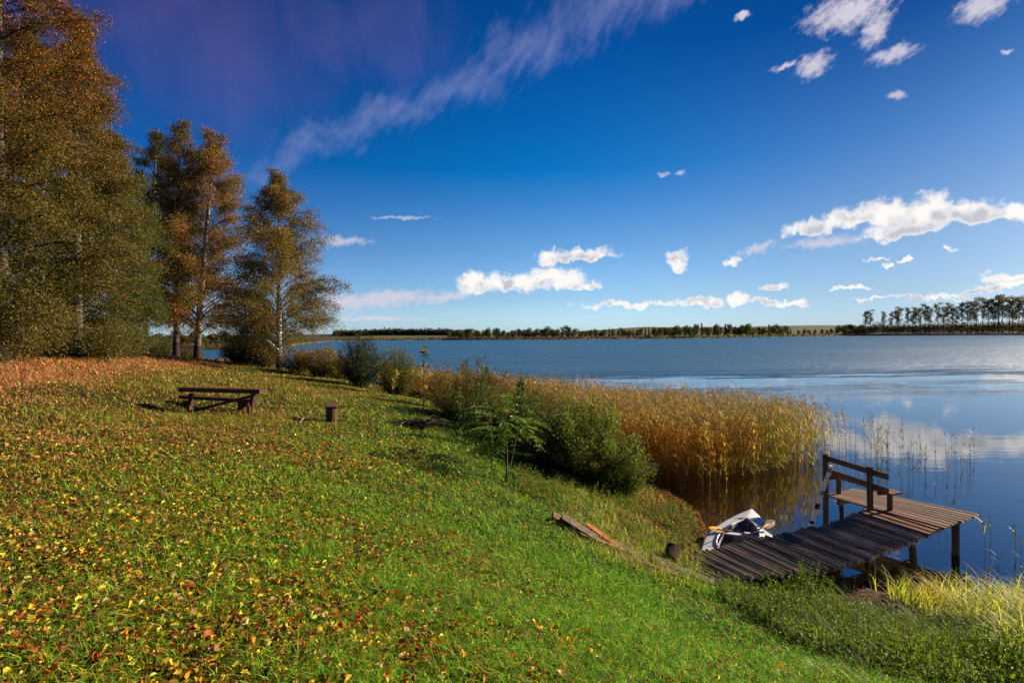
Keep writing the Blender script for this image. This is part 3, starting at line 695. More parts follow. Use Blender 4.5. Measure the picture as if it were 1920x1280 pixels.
# ------------------------------------------------------------------ trees
def crown_tree(name, base, H, prof, palette, wts, nleaf, label, cat='tree', group=None, lean=(0, 0), r0_=.16, clear=.12, nlimb=60, rise=.55, leafs=.055,
               bark=None, barkcol=(.55, .50, .45), seed=1, droop=.25, mats=None, darkbase=True, twn=7, sig=.16, nz=None):
    """prof(t)->crown radius in m for t in 0..1 of the height; leaves sit on twigs that hang from limbs"""
    global rng
    rng = np.random.default_rng(seed)
    base = np.array(base, float)
    e = empty(name, base, label=label, cat=cat, group=group)
    n = 14; s = np.linspace(0, 1, n); wob = np.cumsum(rng.normal(0, .012*H/n*3, (n, 2)), 0)
    path = np.stack([base[0]+lean[0]*s**1.3*H+wob[:, 0]*s, base[1]+lean[1]*s**1.3*H+wob[:, 1]*s, base[2]-.15+H*s*.98], 1)
    rad = r0_*(1-s)**.8+.012; rad[0] *= 1.35
    g = G(); bc = np.array(barkcol, float)
    if darkbase:
        kd = np.clip(1.1-s[:-1]/.22, 0, 1)[:, None]**1.5; colr = bc*(1-kd)+kd*np.array([.03, .023, .017])
        vtubes(g, path, rad, 10, np.repeat(colr, 10, 0).reshape(-1, 3)[:(n-1)*10] if False else bc)
        g.C[-1] = np.repeat(colr, 10, 0).astype(np.float32)
    else: vtubes(g, path, rad, 10, bc)
    g.build('trunk', bark or M_birch, e, smooth=True)
    # limbs
    t0 = np.linspace(clear, .97, nlimb)+rng.normal(0, .008, nlimb)
    az = np.arange(nlimb)*2.39996+rng.normal(0, .5, nlimb)
    L = np.array([prof(min(1, t+.10)) for t in t0])*rng.uniform(.72, 1.12, nlimb)
    p0 = np.stack([np.interp(t0, s, path[:, i]) for i in range(3)], 1)
    k = np.linspace(0, 1, 6)
    up = rise*(.7+.6*t0)
    hd = np.stack([np.cos(az), np.sin(az), 0*az], 1)
    limb = p0[:, None]+hd[:, None]*(L[:, None]*k[None])[..., None]*np.array([1, 1, 0])
    limb[:, :, 2] += (L*up)[:, None]*(k**.8)[None]-(L*droop)[:, None]*(k**2.5)[None]
    limb += rng.normal(0, .03, limb.shape)*L[:, None, None]*k[None, :, None]
    lr = (.22*r0_*(1-t0)+.010)[:, None]*(1-.75*k)[None]
    g = G(); lc = bc*.32 if bark is None else bc*.8
    vtubes(g, limb, lr, 5, lc)
    # twigs
    li = np.repeat(np.arange(nlimb), twn*3); m_ = len(li)
    tt = rng.uniform(.12, 1.0, m_)**.8
    f = tt*5; i0 = np.minimum(f.astype(int), 4); fr = (f-i0)[:, None]
    q0 = limb[li, i0]*(1-fr)+limb[li, i0+1]*fr
    d = unit(hd[li]*.7+rng.normal(0, .75, (m_, 3))*np.array([1, 1, .5]))
    tl = (.16+.34*L[li]*(1.1-tt*.7))*rng.uniform(.6, 1.2, m_)
    kk = np.array([0, .35, .7, 1.])
    tw = q0[:, None]+d[:, None]*(tl[:, None]*kk[None])[..., None]; tw[:, :, 2] += (.15*kk-(.55+droop)*kk**2)[None]*tl[:, None]*.8
    vtubes(g, tw, (np.array([.006, .005, .004, .002]) * (1+L.mean()*.2))[None]*np.ones((m_, 1)), 3, lc*.8)
    g.build('branches', bark or M_birch, e, smooth=True)
    # leaves
    wgt = tl/tl.sum(); ti = rng.choice(m_, nleaf, p=wgt)
    u = rng.uniform(.05, 1.0, nleaf)*3; i0 = np.minimum(u.astype(int), 2); fr = (u-i0)[:, None]
    P_ = tw[ti, i0]*(1-fr)+tw[ti, i0+1]*fr+rng.normal(0, sig, (nleaf, 3))*np.array([1, 1, .9])
    P_ = P_[P_[:, 2] > gz(P_[:, 0], P_[:, 1])+.08]; nl = len(P_)
    limbtone = rng.choice(len(palette), nlimb, p=np.array(wts)/sum(wts))
    pi = np.where(rng.random(nleaf) < .35, limbtone[li[ti]], rng.choice(len(palette), nleaf, p=np.array(wts)/sum(wts)))[:nl]
    col = np.array(palette)[pi]*(1+.22*rng.normal(size=(nl, 1)).clip(-2, 2))
    if nz is not None: col = nz(P_-base, col)
    D = unit(rng.normal(size=(nl, 3))*np.array([1, 1, .6])+[0, 0, -.55])
    g = G(); inst(g, *LQ, P_, D, rdir(nl), leafs*rng.uniform(.7, 1.3, nl), col.clip(.003, .8))
    g.build('crown', mats or M_leaf, e)
    return e
OL = (.085, .078, .018); GR = (.07, .10, .015); DG = (.028, .042, .012); YE = (.30, .20, .030); OR = (.30, .115, .020); RU = (.17, .062, .016); BR = (.085, .040, .014); YG = (.14, .145, .030)
def birch_prof(R_, lo=.5, top=.95, base=.75):
    def f(t): return R_*max(.05, np.interp(t, [0, .1, .35, .6, .8, .93, 1.0], [.85, 1.0, 1.0, .92, .72, .42, .10]))
    return f
def gpt(px, dist):
    d = ray(px, 640); x = d[0]/d[1]*dist; return onground(x, dist)
def warm_top(h0, h1, amt=.8):
    def f(P_, col):
        col = col*.8
        k = sstep(P_[:, 2], h0, h1)[:, None]*amt
        return col*(1-k)+k*col*np.array([1.55, .82, .7])
    return f
full = birch_prof
# wall of big birches on the left
crown_tree('birch_tree', gpt(-230, 14.5), 12.5, full(3.4), [OL, GR, YE, OR, BR], [4, 4, 1.3, .8, 1.5], 80000, 'huge birch at the left edge, partly cut off by the frame', seed=11, barkcol=(.30, .26, .22), nlimb=110, clear=.03, r0_=.2, group='birches along the left side', nz=warm_top(3, 10), leafs=.06)
crown_tree('birch_tree', gpt(5, 17.5), 17.0, full(3.3), [OL, GR, YE, OR, BR], [4, 4, 1.3, .9, 1.5], 210000, 'tallest dense birch filling the upper left corner, brown towards its top', seed=12, barkcol=(.09, .075, .06), nlimb=130, clear=.03, r0_=.2, group='birches along the left side', nz=warm_top(4, 11), leafs=.062)
crown_tree('birch_tree', gpt(146, 21), 13.9, full(2.45), [OL, GR, YE, OR, BR], [4, 4, 1.2, .7, 1.2], 170000, 'dense olive birch second from the left, its crown ending in feathery twigs against the sky', seed=13, barkcol=(.22, .19, .16), nlimb=120, clear=.03, r0_=.17, group='birches along the left side', nz=warm_top(5, 12), leafs=.062)
crown_tree('birch_tree', gpt(216, 26), 11.6, full(2.3), [OL, GR, YG, YE, DG], [4, 4.5, 2, .4, 1.5], 125000, 'dense green birch at the right end of the leafy wall, leaves hanging to the ground', seed=14, barkcol=(.30, .26, .22), nlimb=110, clear=.04, r0_=.16, group='birches along the left side', nz=warm_top(9, 12.5, .5), leafs=.066)
crown_tree('birch_tree', gpt(60, 27), 17.5, full(3.6), [OL, GR, DG, OR, BR], [4, 4, 2, .5, 1.2], 80000, 'shaded birch standing behind the leafy wall', seed=15, barkcol=(.30, .26, .22), nlimb=80, clear=.05, r0_=.18, group='birches along the left side', leafs=.08)
# slim trees in the gap
def mid_prof(R_): return lambda t: R_*max(.04, np.interp(t, [0, .15, .3, .45, .7, .88, 1.0], [.45, .75, 1.0, 1.0, .85, .6, .2]))
crown_tree('birch_tree', gpt(271, 45), 19.6, mid_prof(3.0), [DG, BR, OL], [5, 2, 1.5], 60000, 'dark thin birch with a ragged wind-bent top right beside the leafy wall', seed=21, nlimb=70, clear=.12, lean=(.07, 0), r0_=.26, rise=.9, leafs=.10, group='tall birches behind the table', barkcol=(.30, .25, .21), sig=.2)
crown_tree('birch_tree', gpt(330, 43), 19.4, mid_prof(3.1), [OL, RU, OR, GR, BR], [3.5, 1.2, .9, 3, 2.4], 75000, 'tall slender birch with rusty green leaves, middle of the three behind the table', seed=22, nlimb=80, clear=.13, lean=(.035, 0), r0_=.22, rise=.9, leafs=.10, group='tall birches behind the table', barkcol=(.30, .25, .21), sig=.2)
crown_tree('birch_tree', gpt(369, 42), 18.2, mid_prof(3.9), [OR, RU, OL, YE, BR, GR], [2.2, 2.0, 3.2, 1.4, 2.0, 1.4], 105000, 'orange and rust coloured birch leaning to the right behind the table', seed=23, nlimb=95, clear=.12, lean=(.10, 0), r0_=.26, rise=.8, leafs=.10, group='tall birches behind the table', barkcol=(.30, .25, .21), sig=.22)
lone_birch = crown_tree('birch_tree', gpt(523, 36), 13.9, lambda t: 4.3*max(.03, np.interp(t, [0, .12, .25, .4, .6, .8, .93, 1], [.7, .92, 1.0, .95, .78, .52, .3, .08])), [OL, YG, YE, BR, OR], [3.5, 1.6, 1.0, 2.2, .9], 112000,
           'lone pale-stemmed birch with a broad pyramidal crown at the lawn edge', seed=24, nlimb=110, clear=.13, lean=(.01, 0), r0_=.19, rise=.75, leafs=.085, barkcol=(.62, .56, .50), sig=.17, nz=None)
for pts in ([(524,668),(533,656),(545,655),(560,662),(578,672),(588,672)], [(524,664),(531,650),(538,662),(552,664)], [(523,650),(540,642),(566,640),(590,637)], [(522,655),(511,645),(500,636)]):
    g = G(); vtubes(g, np.array([atd(a, b, 35.7-.25*j) for j, (a, b) in enumerate(pts)]), np.linspace(.045, .012, len(pts)), 6, (.62, .56, .50)); g.build('low_branch', M_birch, lone_birch, smooth=True)
crown_tree('small_tree', gpt(478, 39), 5.9, lambda t: 2.4*max(.05, np.interp(t, [0, .15, .5, .8, 1], [.7, 1.0, .95, .6, .1])), [DG, GR, BR, OL], [4, 2.5, 1.2, 1.5], 32000,
           'low dark bushy tree just behind and left of the lone birch', seed=25, nlimb=70, clear=.04, r0_=.1, bark=M_bark, barkcol=(.08, .06, .05), leafs=.085, sig=.2, darkbase=False)

# ------------------------------------------------------------------ shrubs
def shrub(base, H, Rx, palette, wts, nleaf, label, seed, leafs=.045, nst=60, name='shrub', cat='shrub', group='shrubs along the shore', sig=.07, nz=None, lo=.15, tall=0, mat=None):
    global rng
    rng = np.random.default_rng(seed); base = np.array(base, float)
    e = empty(name, base, label=label, cat=cat, group=group)
    a = np.arange(nst)*2.39996+rng.normal(0, .3, nst); rr_ = np.sqrt(rng.random(nst))
    top = np.stack([np.cos(a)*rr_*Rx, np.sin(a)*rr_*Rx, H*np.sqrt(np.clip(1-rr_**2*.8, .05, 1))*rng.uniform(.72, 1.08, nst)], 1)
    b0 = top*np.array([.25, .25, 0]); k = np.linspace(0, 1, 7)
    st_ = b0[:, None]+(top-b0)[:, None]*k[None, :, None]; st_[:, :, :2] += (top-b0)[:, None, :2]*(k**1.6-k)[None, :, None]*.5
    st_ += rng.normal(0, .03, st_.shape)*k[None, :, None]
    W_ = base+st_; gzv = gz(W_[:, 0, 0], W_[:, 0, 1]); W_[:, 0, 2] = gzv-.05
    g = G(); vtubes(g, W_, .010*H**.5*(1-.75*k), 4, (.10, .065, .045)); 
    m_ = nst*14; li = rng.integers(0, nst, m_); tt = rng.uniform(lo, 1, m_); f = tt*6; i0 = np.minimum(f.astype(int), 5); fr = (f-i0)[:, None]
    q0 = W_[li, i0]*(1-fr)+W_[li, i0+1]*fr
    d = unit(np.stack([st_[li, -1, 0], st_[li, -1, 1], 0*tt], 1)*.5+rng.normal(0, .6, (m_, 3))+[0, 0, .75]); tl = (.12+.2*H*.3)*rng.uniform(.5, 1.3, m_)
    kk = np.array([0, .5, 1.]); tw = q0[:, None]+d[:, None]*(tl[:, None]*kk)[..., None]; tw[:, 2, :] += rng.normal(0, .02, (m_, 3))
    vtubes(g, tw, np.array([.004, .003, .0015]), 3, (.11, .07, .05))
    g.build('stems', M_bark, e, smooth=True)
    ti = rng.integers(0, m_, nleaf); u = rng.random(nleaf)[:, None]
    P_ = tw[ti, 0]*(1-u)+tw[ti, 2]*u+rng.normal(0, sig, (nleaf, 3))
    P_ = P_[P_[:, 2] > gz(P_[:, 0], P_[:, 1])+.03]; nl = len(P_)
    tone = rng.choice(len(palette), nst, p=np.array(wts)/sum(wts))
    pi = np.where(rng.random(nleaf) < .45, tone[li[ti]], rng.choice(len(palette), nleaf, p=np.array(wts)/sum(wts)))[:nl]
    col = np.array(palette)[pi]*(1+.25*rng.normal(size=(nl, 1)).clip(-2, 2))
    if nz is not None: col = nz(P_-base, col)
    D = unit(d[ti][:nl]*.8+rng.normal(0, .7, (nl, 3)))
    g = G(); S = leafs*rng.uniform(.7, 1.3, nl); inst(g, *LQ, P_, D, unit(rng.normal(size=(nl, 3))+[0, 0, .8]), np.stack([S*1.35, S*.8, S], 1), col.clip(.003, .8))
    g.build('foliage', mat or M_leaf, e)
    return e
shrub(gpt(676, 29), 2.75, 1.35, [DG, (.02, .03, .01), BR, GR], [5, 4, 1, 1], 14000, 'dark green nearly black shrub at the far end of the lawn edge', 31, leafs=.07, sig=.1)
shrub(gpt(742, 26), 2.55, 1.25, [GR, YG, OL, BR], [4, 2.4, 2, .6], 16000, 'rounded light green shrub right of the dark one', 32, leafs=.055, sig=.09)
shrub(gpt(600, 33.5), 2.1, 1.5, [OL, YE, YG, RU], [3, 2, 2, 1.4], 9000, 'yellowish low shrub right of the lone birch', 33, leafs=.07, sig=.12)
shrub(gpt(560, 34.5), 1.8, 1.5, [OL, BR, YE, RU], [3, 2, 1.5, 1.4], 7000, 'brownish low shrub at the foot of the lone birch', 34, leafs=.07, sig=.12)
shrub(gpt(640, 33), 1.7, 1.3, [OL, RU, YE, GR], [2, 1.6, 1.2, 2], 7000, 'low mottled shrub left of the dark shrub', 35, leafs=.07, sig=.12)
RB = (.12, .055, .022)
shrub(gpt(296, 46.5), 2.0, 1.6, [DG, BR, OL, GR], [3, 2, 2, 1], 7000, 'dark low shrub between the leafy wall and the slender birches', 46, leafs=.09, sig=.14)
shrub(gpt(348, 46), 1.1, 1.3, [DG, BR, OL], [3, 2, 2], 5000, 'low dark scrub behind the foot of the middle slender birch', 47, leafs=.09, sig=.12)
shrub(gpt(452, 37.5), 1.7, 1.4, [DG, BR, OL, RU], [3, 2, 2, 1], 8000, 'dark brownish shrub at the left foot of the low bushy tree', 48, leafs=.08, sig=.12)
shrub(gpt(497, 37), 1.8, 1.3, [DG, BR, OL, YE], [3, 2, 2, 1], 8000, 'dull shrub between the low bushy tree and the lone birch', 49, leafs=.08, sig=.12)
shrub(gpt(845, 21), 1.9, 1.3, [OL, YG, RB, YE], [3, 1.2, 2, 1.2], 11000, 'olive and rust shrub behind the slender yellow-leaved sapling', 36, leafs=.05)
shrub(gpt(900, 18.5), 2.0, 1.2, [OL, GR, RB, BR], [3, 2, 2, 2], 12000, 'brownish green shrub behind the feathery saplings', 37, leafs=.045)
shrub(gpt(975, 17), 1.95, 1.2, [OL, RB, BR, YG], [3, 2, 2, 1.2], 12000, 'low russet shrub against the reeds, left of the big bush', 38, leafs=.045)
shrub(gpt(1030, 15), 2.0, 1.1, [OL, GR, RB, YG], [3, 3, 1.6, 1.5], 13000, 'green shrub between the feathery saplings and the orange reeds', 39, leafs=.042)
shrub(gpt(868, 17.2), 1.35, 1.0, [OL, GR, YG, RB], [3, 3, 2, 1.5], 10000, 'low mixed green shrub right of the slender sapling', 43, leafs=.042)
shrub(gpt(935, 15.6), 1.35, .95, [GR, (.11, .165, .018), OL, RB], [3, 3, 2, 1.2], 10000, 'leafy green shrub directly behind the feathery saplings', 44, leafs=.04)
shrub(gpt(992, 14.2), 1.5, .9, [(.11, .165, .018), GR, OL, RB], [3, 3, 2, 1.2], 11000, 'fresh green shrub touching the left side of the big bush', 45, leafs=.04)
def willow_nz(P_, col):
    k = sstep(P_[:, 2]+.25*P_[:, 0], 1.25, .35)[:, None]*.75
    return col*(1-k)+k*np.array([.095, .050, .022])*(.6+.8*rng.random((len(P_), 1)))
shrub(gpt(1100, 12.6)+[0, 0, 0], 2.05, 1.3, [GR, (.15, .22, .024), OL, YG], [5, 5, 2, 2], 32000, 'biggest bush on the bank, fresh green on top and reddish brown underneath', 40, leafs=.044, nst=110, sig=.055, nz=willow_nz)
shrub(gpt(1035, 12.9), 1.35, .95, [GR, OL, RB, DG], [4, 3, 1.5, 2], 14000, 'shaded shrub beneath the feathery saplings, left of the big bush', 41, leafs=.036)
shrub(gpt(1165, 12.2), 1.1, .75, [GR, (.11, .165, .018), OL, YG], [4, 3, 2, 1.5], 12000, 'small green lobe of scrub at the right foot of the big bush', 42, leafs=.034)
# small spruces under the birches
def spruce(base, H, seed, label):
    global rng
    rng = np.random.default_rng(seed); e = empty('young_spruce', base, label=label, cat='spruce')
    g = G(); vtubes(g, np.array([base-[0, 0, .1], base+[0, 0, H]]), [.03, .006], 6, (.09, .06, .045)); g.build('trunk', M_bark, e)
    n = 9000; h = rng.uniform(0, 1, n)**1.3; a = rng.integers(0, 26, n)*.2417+h.round(1)*9+rng.normal(0, .07, n); r = (1-h)*H*.42*rng.uniform(.1, 1, n)
    P_ = base+np.stack([np.cos(a)*r, np.sin(a)*r, h*H-.12*r+rng.normal(0, .03, n)+.1], 1)
    D = unit(np.stack([np.cos(a), np.sin(a), .25+rng.normal(0, .3, n)], 1)+rng.normal(0, .3, (n, 3)))
    g = G(); inst(g, *LQ, P_, D, rdir(n), np.stack([np.full(n, .11), np.full(n, .03), np.full(n, .05)], 1), pick(n, [(.012, .03, .012), (.02, .042, .014)])); g.build('needles', M_leaf, e)
spruce(gpt(118, 20.5), 1.6, 51, 'young dark spruce under the leafy wall, the left of two')
spruce(gpt(182, 24), 1.7, 52, 'young dark spruce under the leafy wall, the right of two')

# ------------------------------------------------------------------ far shore
def proto(kind, seed):
    global rng
    rng = np.random.default_rng(seed); g = G(); gt = G()
    if kind == 'round':
        n = 900; c = np.stack([rng.normal(0, .17, 12), rng.normal(0, .17, 12), np.linspace(.18, .82, 12)], 1); c[8:, :2] *= .5; ci = rng.integers(0, 12, n)
        P_ = c[ci]+rdir(n)*(rng.random((n, 1))**.33)*np.array([.20, .20, .17]); P_[:, 2] = P_[:, 2].clip(.02, 1); s_ = .055
        vtubes(gt, np.array([[0, 0, -.1], [0, 0, .6]]), [.02, .01], 5, (.06, .05, .04))
    elif kind == 'spruce':
        n = 500; h = rng.uniform(0, 1, n)**1.2; a = rng.uniform(0, 6.28, n); r = (1-h)*.22*rng.uniform(.3, 1, n); P_ = np.stack([np.cos(a)*r, np.sin(a)*r, .06+h*.94], 1); s_ = .045
        vtubes(gt, np.array([[0, 0, -.1], [0, 0, .9]]), [.015, .004], 5, (.05, .04, .03))
    else:
        n = 850; nc = 17; hz_ = np.linspace(.42, .98, nc); c = np.stack([rng.normal(0, .055, nc), rng.normal(0, .055, nc), hz_], 1); wt = np.interp(hz_, [.4, .7, 1], [.5, 1, 1.1]); ci = rng.choice(nc, n, p=wt/wt.sum())
        P_ = c[ci]+rdir(n)*(rng.random((n, 1))**.4)*np.array([.085, .085, .05]); s_ = .0235
        vtubes(gt, np.array([[0, 0, -.1], [.005, 0, .3], [-.008, 0, .6], [0, 0, .97]]), [.012, .010, .007, .002], 5, (.10, .085, .075))
        b_ = np.stack([np.array([[0, 0, z-.06], c[i]*[.6, .6, 1]-[0, 0, .02], c[i]]) for i, z in enumerate(hz_)]); vtubes(gt, b_, np.array([.004, .003, .0015]), 3, (.10, .085, .075))
    return P_, s_, g, gt, n
FARPAL = {'round': [(.08, .09, .038), (.10, .085, .038), (.065, .08, .036)], 'green': [(.085, .12, .035), (.11, .14, .04)], 'amber': [(.13, .075, .022), (.09, .07, .022)], 'spruce': [(.012, .024, .014), (.018, .03, .016)], 'poplar': [(.13, .125, .08), (.15, .13, .08)]}  # tree colours lifted paler in place of haze over the far shore
protos = {}
for kind, shape, sds in (('round', 'round', (61, 62)), ('green', 'round', (63, 64)), ('amber', 'round', (65,)), ('spruce', 'spruce', (66,)), ('poplar', 'poplar', (67, 68, 69))):
    protos[kind] = []
    for sd2 in sds:
        P_, s_, g, gt, n = proto(shape, sd2)
        inst(g, *LQ, P_, rdir(n), rdir(n), s_*rng.uniform(1, 2, n), pick(n, FARPAL[kind], .3))
        root = bpy.data.objects.new('far_tree', None); C.objects.link(root)
        tk = gt.build('trunk', M_bark, root); cr = g.build('crown', M_far, root)
        protos[kind].append([root, tk, cr, False])
def far_tree(kind, px, dist, H, W_, label, name, cat, group):
    p = protos[kind][random.randrange(len(protos[kind]))]
    d = ray(px, 640); x = d[0]/d[1]*dist
    if p[3]:
        r_ = p[0].copy(); C.objects.link(r_)
        for c_ in (p[1], p[2]):
            q = c_.copy(); q.parent = r_; C.objects.link(q)
            if c_ is p[1]: q.name = 'trunk'
            else: q.name = 'crown'
    else: r_ = p[0]; p[3] = True
    r_.name = name; z = float(gz(x, dist)[0])
    r_.location = (x, dist, z); r_.scale = (W_, W_, H); r_.rotation_euler = (0, 0, random.uniform(0, 6.28))
    tag(r_, label, cat, group)
random.seed(5)
def dshore(px):
    d = ray(px, 640); a = math.degrees(math.atan2(d[0], d[1])); return shoreD(a)*math.cos(math.radians(a))
# tall row on the right
xs = list(np.arange(1622, 2110, 9.6))
for i, px in enumerate(xs):
    if 1632 < px < 1652: continue
    px += random.uniform(-4, 4); D_ = dshore(px)+14+random.uniform(-3, 6)
    hp = np.interp(px, [1620, 1640, 1680, 1740, 1800, 1860, 1920, 1960], [40, 46, 46, 52, 56, 66, 68, 66])*random.uniform(.84, 1.08)
    H = hp*D_/1000; 
    if i == 0: lab = 'leftmost tall tree of the row on the far right shore, standing slightly apart'
    else: lab = 'tall bare-stemmed tree with tufted top in the long row on the far right shore'
    far_tree('poplar', px, D_, H, H*random.uniform(.8, 1.05), lab, 'poplar_tree', 'tree', 'row of tall trees on the far right shore' if i else None)
# undergrowth and woods that read as one mass
def mass(name, pts, hts, dens, pal, label, size=1.1, seed=1, mat=None):
    global rng
    rng = np.random.default_rng(seed); g = G(); Ps = []; 
    for (x, y), h_ in zip(pts, hts):
        z = float(gz(x, y)[0]); k = dens; q = rdir(k)*(rng.random((k, 1))**.4)*np.array([h_*.42, h_*.42, h_*.5])+[x, y, z+h_*.5]; Ps.append(q)
    P_ = np.concatenate(Ps); n = len(P_); pal = np.array(pal); ti = np.repeat(rng.integers(0, len(pal), len(pts)), dens)
    col = pal[ti]*(1+.25*rng.normal(size=(n, 1)).clip(-2, 2))
    inst(g, *LQ, P_, rdir(n), rdir(n), size*rng.uniform(.6, 1.3, n), col.clip(.003, 1)); o = g.build(name, mat or M_far); tag(o, label, name.replace('_', ' '), kind='stuff')
def strip(px0, px1, step, back, hpx, jit=.25, rows=2):
    pts, hts = [], []
    for r_ in range(rows):
        for px in np.arange(px0, px1, step):
            p_ = px+random.uniform(-step, step)*.5; D_ = dshore(p_)+back+r_*9+random.uniform(-3, 3); d = ray(p_, 640)
            pts.append((d[0]/d[1]*D_, D_)); hts.append(hpx(p_)*D_/1000*random.uniform(1-jit, 1+jit)*(1+.1*r_))
    return pts, hts
pts, hts = strip(1585, 2150, 4.5, 8, lambda p: np.interp(p, [1585, 1650, 1990], [10, 18, 22]), rows=3)
mass('undergrowth', pts, hts, 90, [(.04, .042, .016), (.07, .045, .018), (.03, .035, .015), (.10, .07, .02)], 'dense brown green scrub beneath the tall far row', size=.9, seed=70)
pts, hts = strip(628, 860, 3.2, 260, lambda p: np.interp(p, [628, 700, 800, 860], [9, 9, 10, 8]), rows=3)
mass('far_forest', pts, hts, 70, [(.018, .026, .014), (.03, .035, .016), (.05, .04, .02)], 'dark wooded hill beyond the far left of the lake', size=1.8, seed=71)
pts, hts = strip(628, 1580, 5.5, 3, lambda p: 3.0, rows=1)
mass('shore_sedge', pts, hts, 50, [(.20, .13, .05), (.12, .10, .03)], 'tan sedge fringe along the far shore', size=.7, seed=72)
pts, hts = strip(244, 500, 6, 3, lambda p: 10.0, rows=1)
mass('far_reed_fringe', pts, hts, 60, [(.20, .12, .05), (.14, .09, .03)], 'tan reed fringe across the small inlet seen between the birch trunks', size=.35, seed=73)
# separate trees of the middle far shore
KL = {'round': ('bushy_tree', 'rounded dull green tree on the far shore'), 'green': ('bushy_tree', 'fresh green rounded tree on the far shore'), 'amber': ('bushy_tree', 'amber coloured rounded tree on the far shore'), 'spruce': ('spruce_tree', 'dark pointed spruce on the far shore')}
def hmid(p): return np.interp(p, [840, 900, 960, 1010, 1050, 1070, 1100, 1150, 1200, 1290, 1400, 1470, 1490, 1560, 1575, 1620], [16, 18, 18, 17, 22, 24, 15, 15, 19, 22, 22, 18, 11, 12, 17, 20])
px = 845.
while px < 1615:
    kd = random.choices(['round', 'green', 'amber', 'spruce'], [5, 2, 1, 2.2 if px > 1180 else .3])[0]
    gap = 1.0 if px < 1470 else 1.45
    D_ = dshore(px)+random.uniform(8, 30); hp = hmid(px)*random.uniform(.72, 1.12); H = hp*D_/1000
    far_tree(kd, px, D_, H, H*random.uniform(.95, 1.35) if kd != 'spruce' else H*.9, KL[kd][1]+(' left of the hazel gap' if False else ''), KL[kd][0], 'tree', {'round': 'dull green trees', 'green': 'fresh green trees', 'amber': 'amber trees', 'spruce': 'dark spruces'}[kd]+' on the far shore')
    px += random.uniform(5.0, 9.5)*gap
for px in np.arange(236, 505, 11):
    kd = random.choices(['round', 'amber', 'green'], [4, 4, 1])[0]; px += random.uniform(-4, 4)
    D_ = dshore(px)+random.uniform(6, 26); H = np.interp(px, [236, 300, 370, 440, 505], [26, 24, 30, 24, 20])*random.uniform(.75, 1.15)*D_/1000
    far_tree(kd, px, D_, H, H*1.3, {'round': 'dull green tree', 'amber': 'reddish amber tree', 'green': 'light green tree'}[kd]+' across the inlet behind the birch trunks', 'bushy_tree', 'tree', {'round': 'dull green', 'amber': 'reddish amber', 'green': 'light green'}[kd]+' trees across the inlet')

# ------------------------------------------------------------------ reeds
rng = np.random.default_rng(101)
reed_poly = np.array([(3.9,14.5),(5.2,14.4),(6.8,15.2),(8.4,15.9),(9.9,16.9),(11.9,18.4),(11.5,20.2),(7.9,21.2),(4.4,24),(1.2,27),(-3.6,32),(-8,38),(-10,40),(-9.2,38),(-5.4,31.3),(-1.6,24.7),(1.3,19),(2.7,16)])
def inside(P_, poly):
    x, y = P_[:, 0], P_[:, 1]; c = np.zeros(len(x), bool); j = len(poly)-1
    for i in range(len(poly)):
        xi, yi = poly[i]; xj, yj = poly[j]
        c ^= ((yi > y) != (yj > y)) & (x < (xj-xi)*(y-yi)/(yj-yi+1e-12)+xi); j = i
    return c
def reeds(g, B, hts, colf, nl=8, wide=1.0, plume=True):
    n = len(B); k = np.array([0, .35, .7, 1.])
    ln = rng.normal(0, .06, (n, 2)); path = np.zeros((n, 4, 3))
    bedz = gz(B[:, 0], B[:, 1]).clip(-1.2, 1)-.05
    for i, kk in enumerate(k):
        path[:, i, 0] = B[:, 0]+ln[:, 0]*hts*kk**1.5-.05*hts*kk**3; path[:, i, 1] = B[:, 1]+ln[:, 1]*hts*kk**1.5
        path[:, i, 2] = bedz*(1-kk)+hts*kk
    vtubes(g, path, np.array([.0045, .004, .003, .0015])*wide, 3, colf(path[:, 1], 0))
    li = np.repeat(np.arange(n), nl); m_ = len(li); t_ = rng.uniform(.22, .96, m_); f = t_*3; i0 = np.minimum(f.astype(int), 2); fr = (f-i0)[:, None]
    P_ = path[li, i0]*(1-fr)+path[li, i0+1]*fr; a = rng.uniform(0, 6.28, m_)
    keep = P_[:, 2] > .08; P_ = P_[keep]; a = a[keep]; t_ = t_[keep]; m_ = len(P_)
    el = rng.uniform(.5, 1.2, m_); D = np.stack([np.cos(a)*np.cos(el)-.15, np.sin(a)*np.cos(el), np.sin(el)], 1)
    Nn = np.stack([-np.cos(a)*np.sin(el), -np.sin(a)*np.sin(el), np.cos(el)], 1)
    L_ = rng.uniform(.22, .45, m_)*(1-.35*t_); blades(g, P_, D, Nn, L_, .019*wide*rng.uniform(.7, 1.3, m_), colf(P_, 1), .6)
    if plume:
        pi = np.where(rng.random(n) < .6)[0]; li = np.repeat(pi, 7); m_ = len(li)
        P_ = path[li, 3]+np.stack([rng.normal(0, .02, m_)-.03, rng.normal(0, .02, m_), rng.uniform(-.14, .05, m_)], 1)
        D = unit(np.stack([rng.normal(-.5, .5, m_), rng.normal(0, .5, m_), rng.normal(.5, .5, m_)], 1))
        inst(g, *LQ, P_, D, rdir(m_), np.stack([np.full(m_, .10), np.full(m_, .03*wide), np.full(m_, .05)], 1), pick(m_, [(.14, .10, .05), (.09, .06, .04), (.17, .14, .07)]))
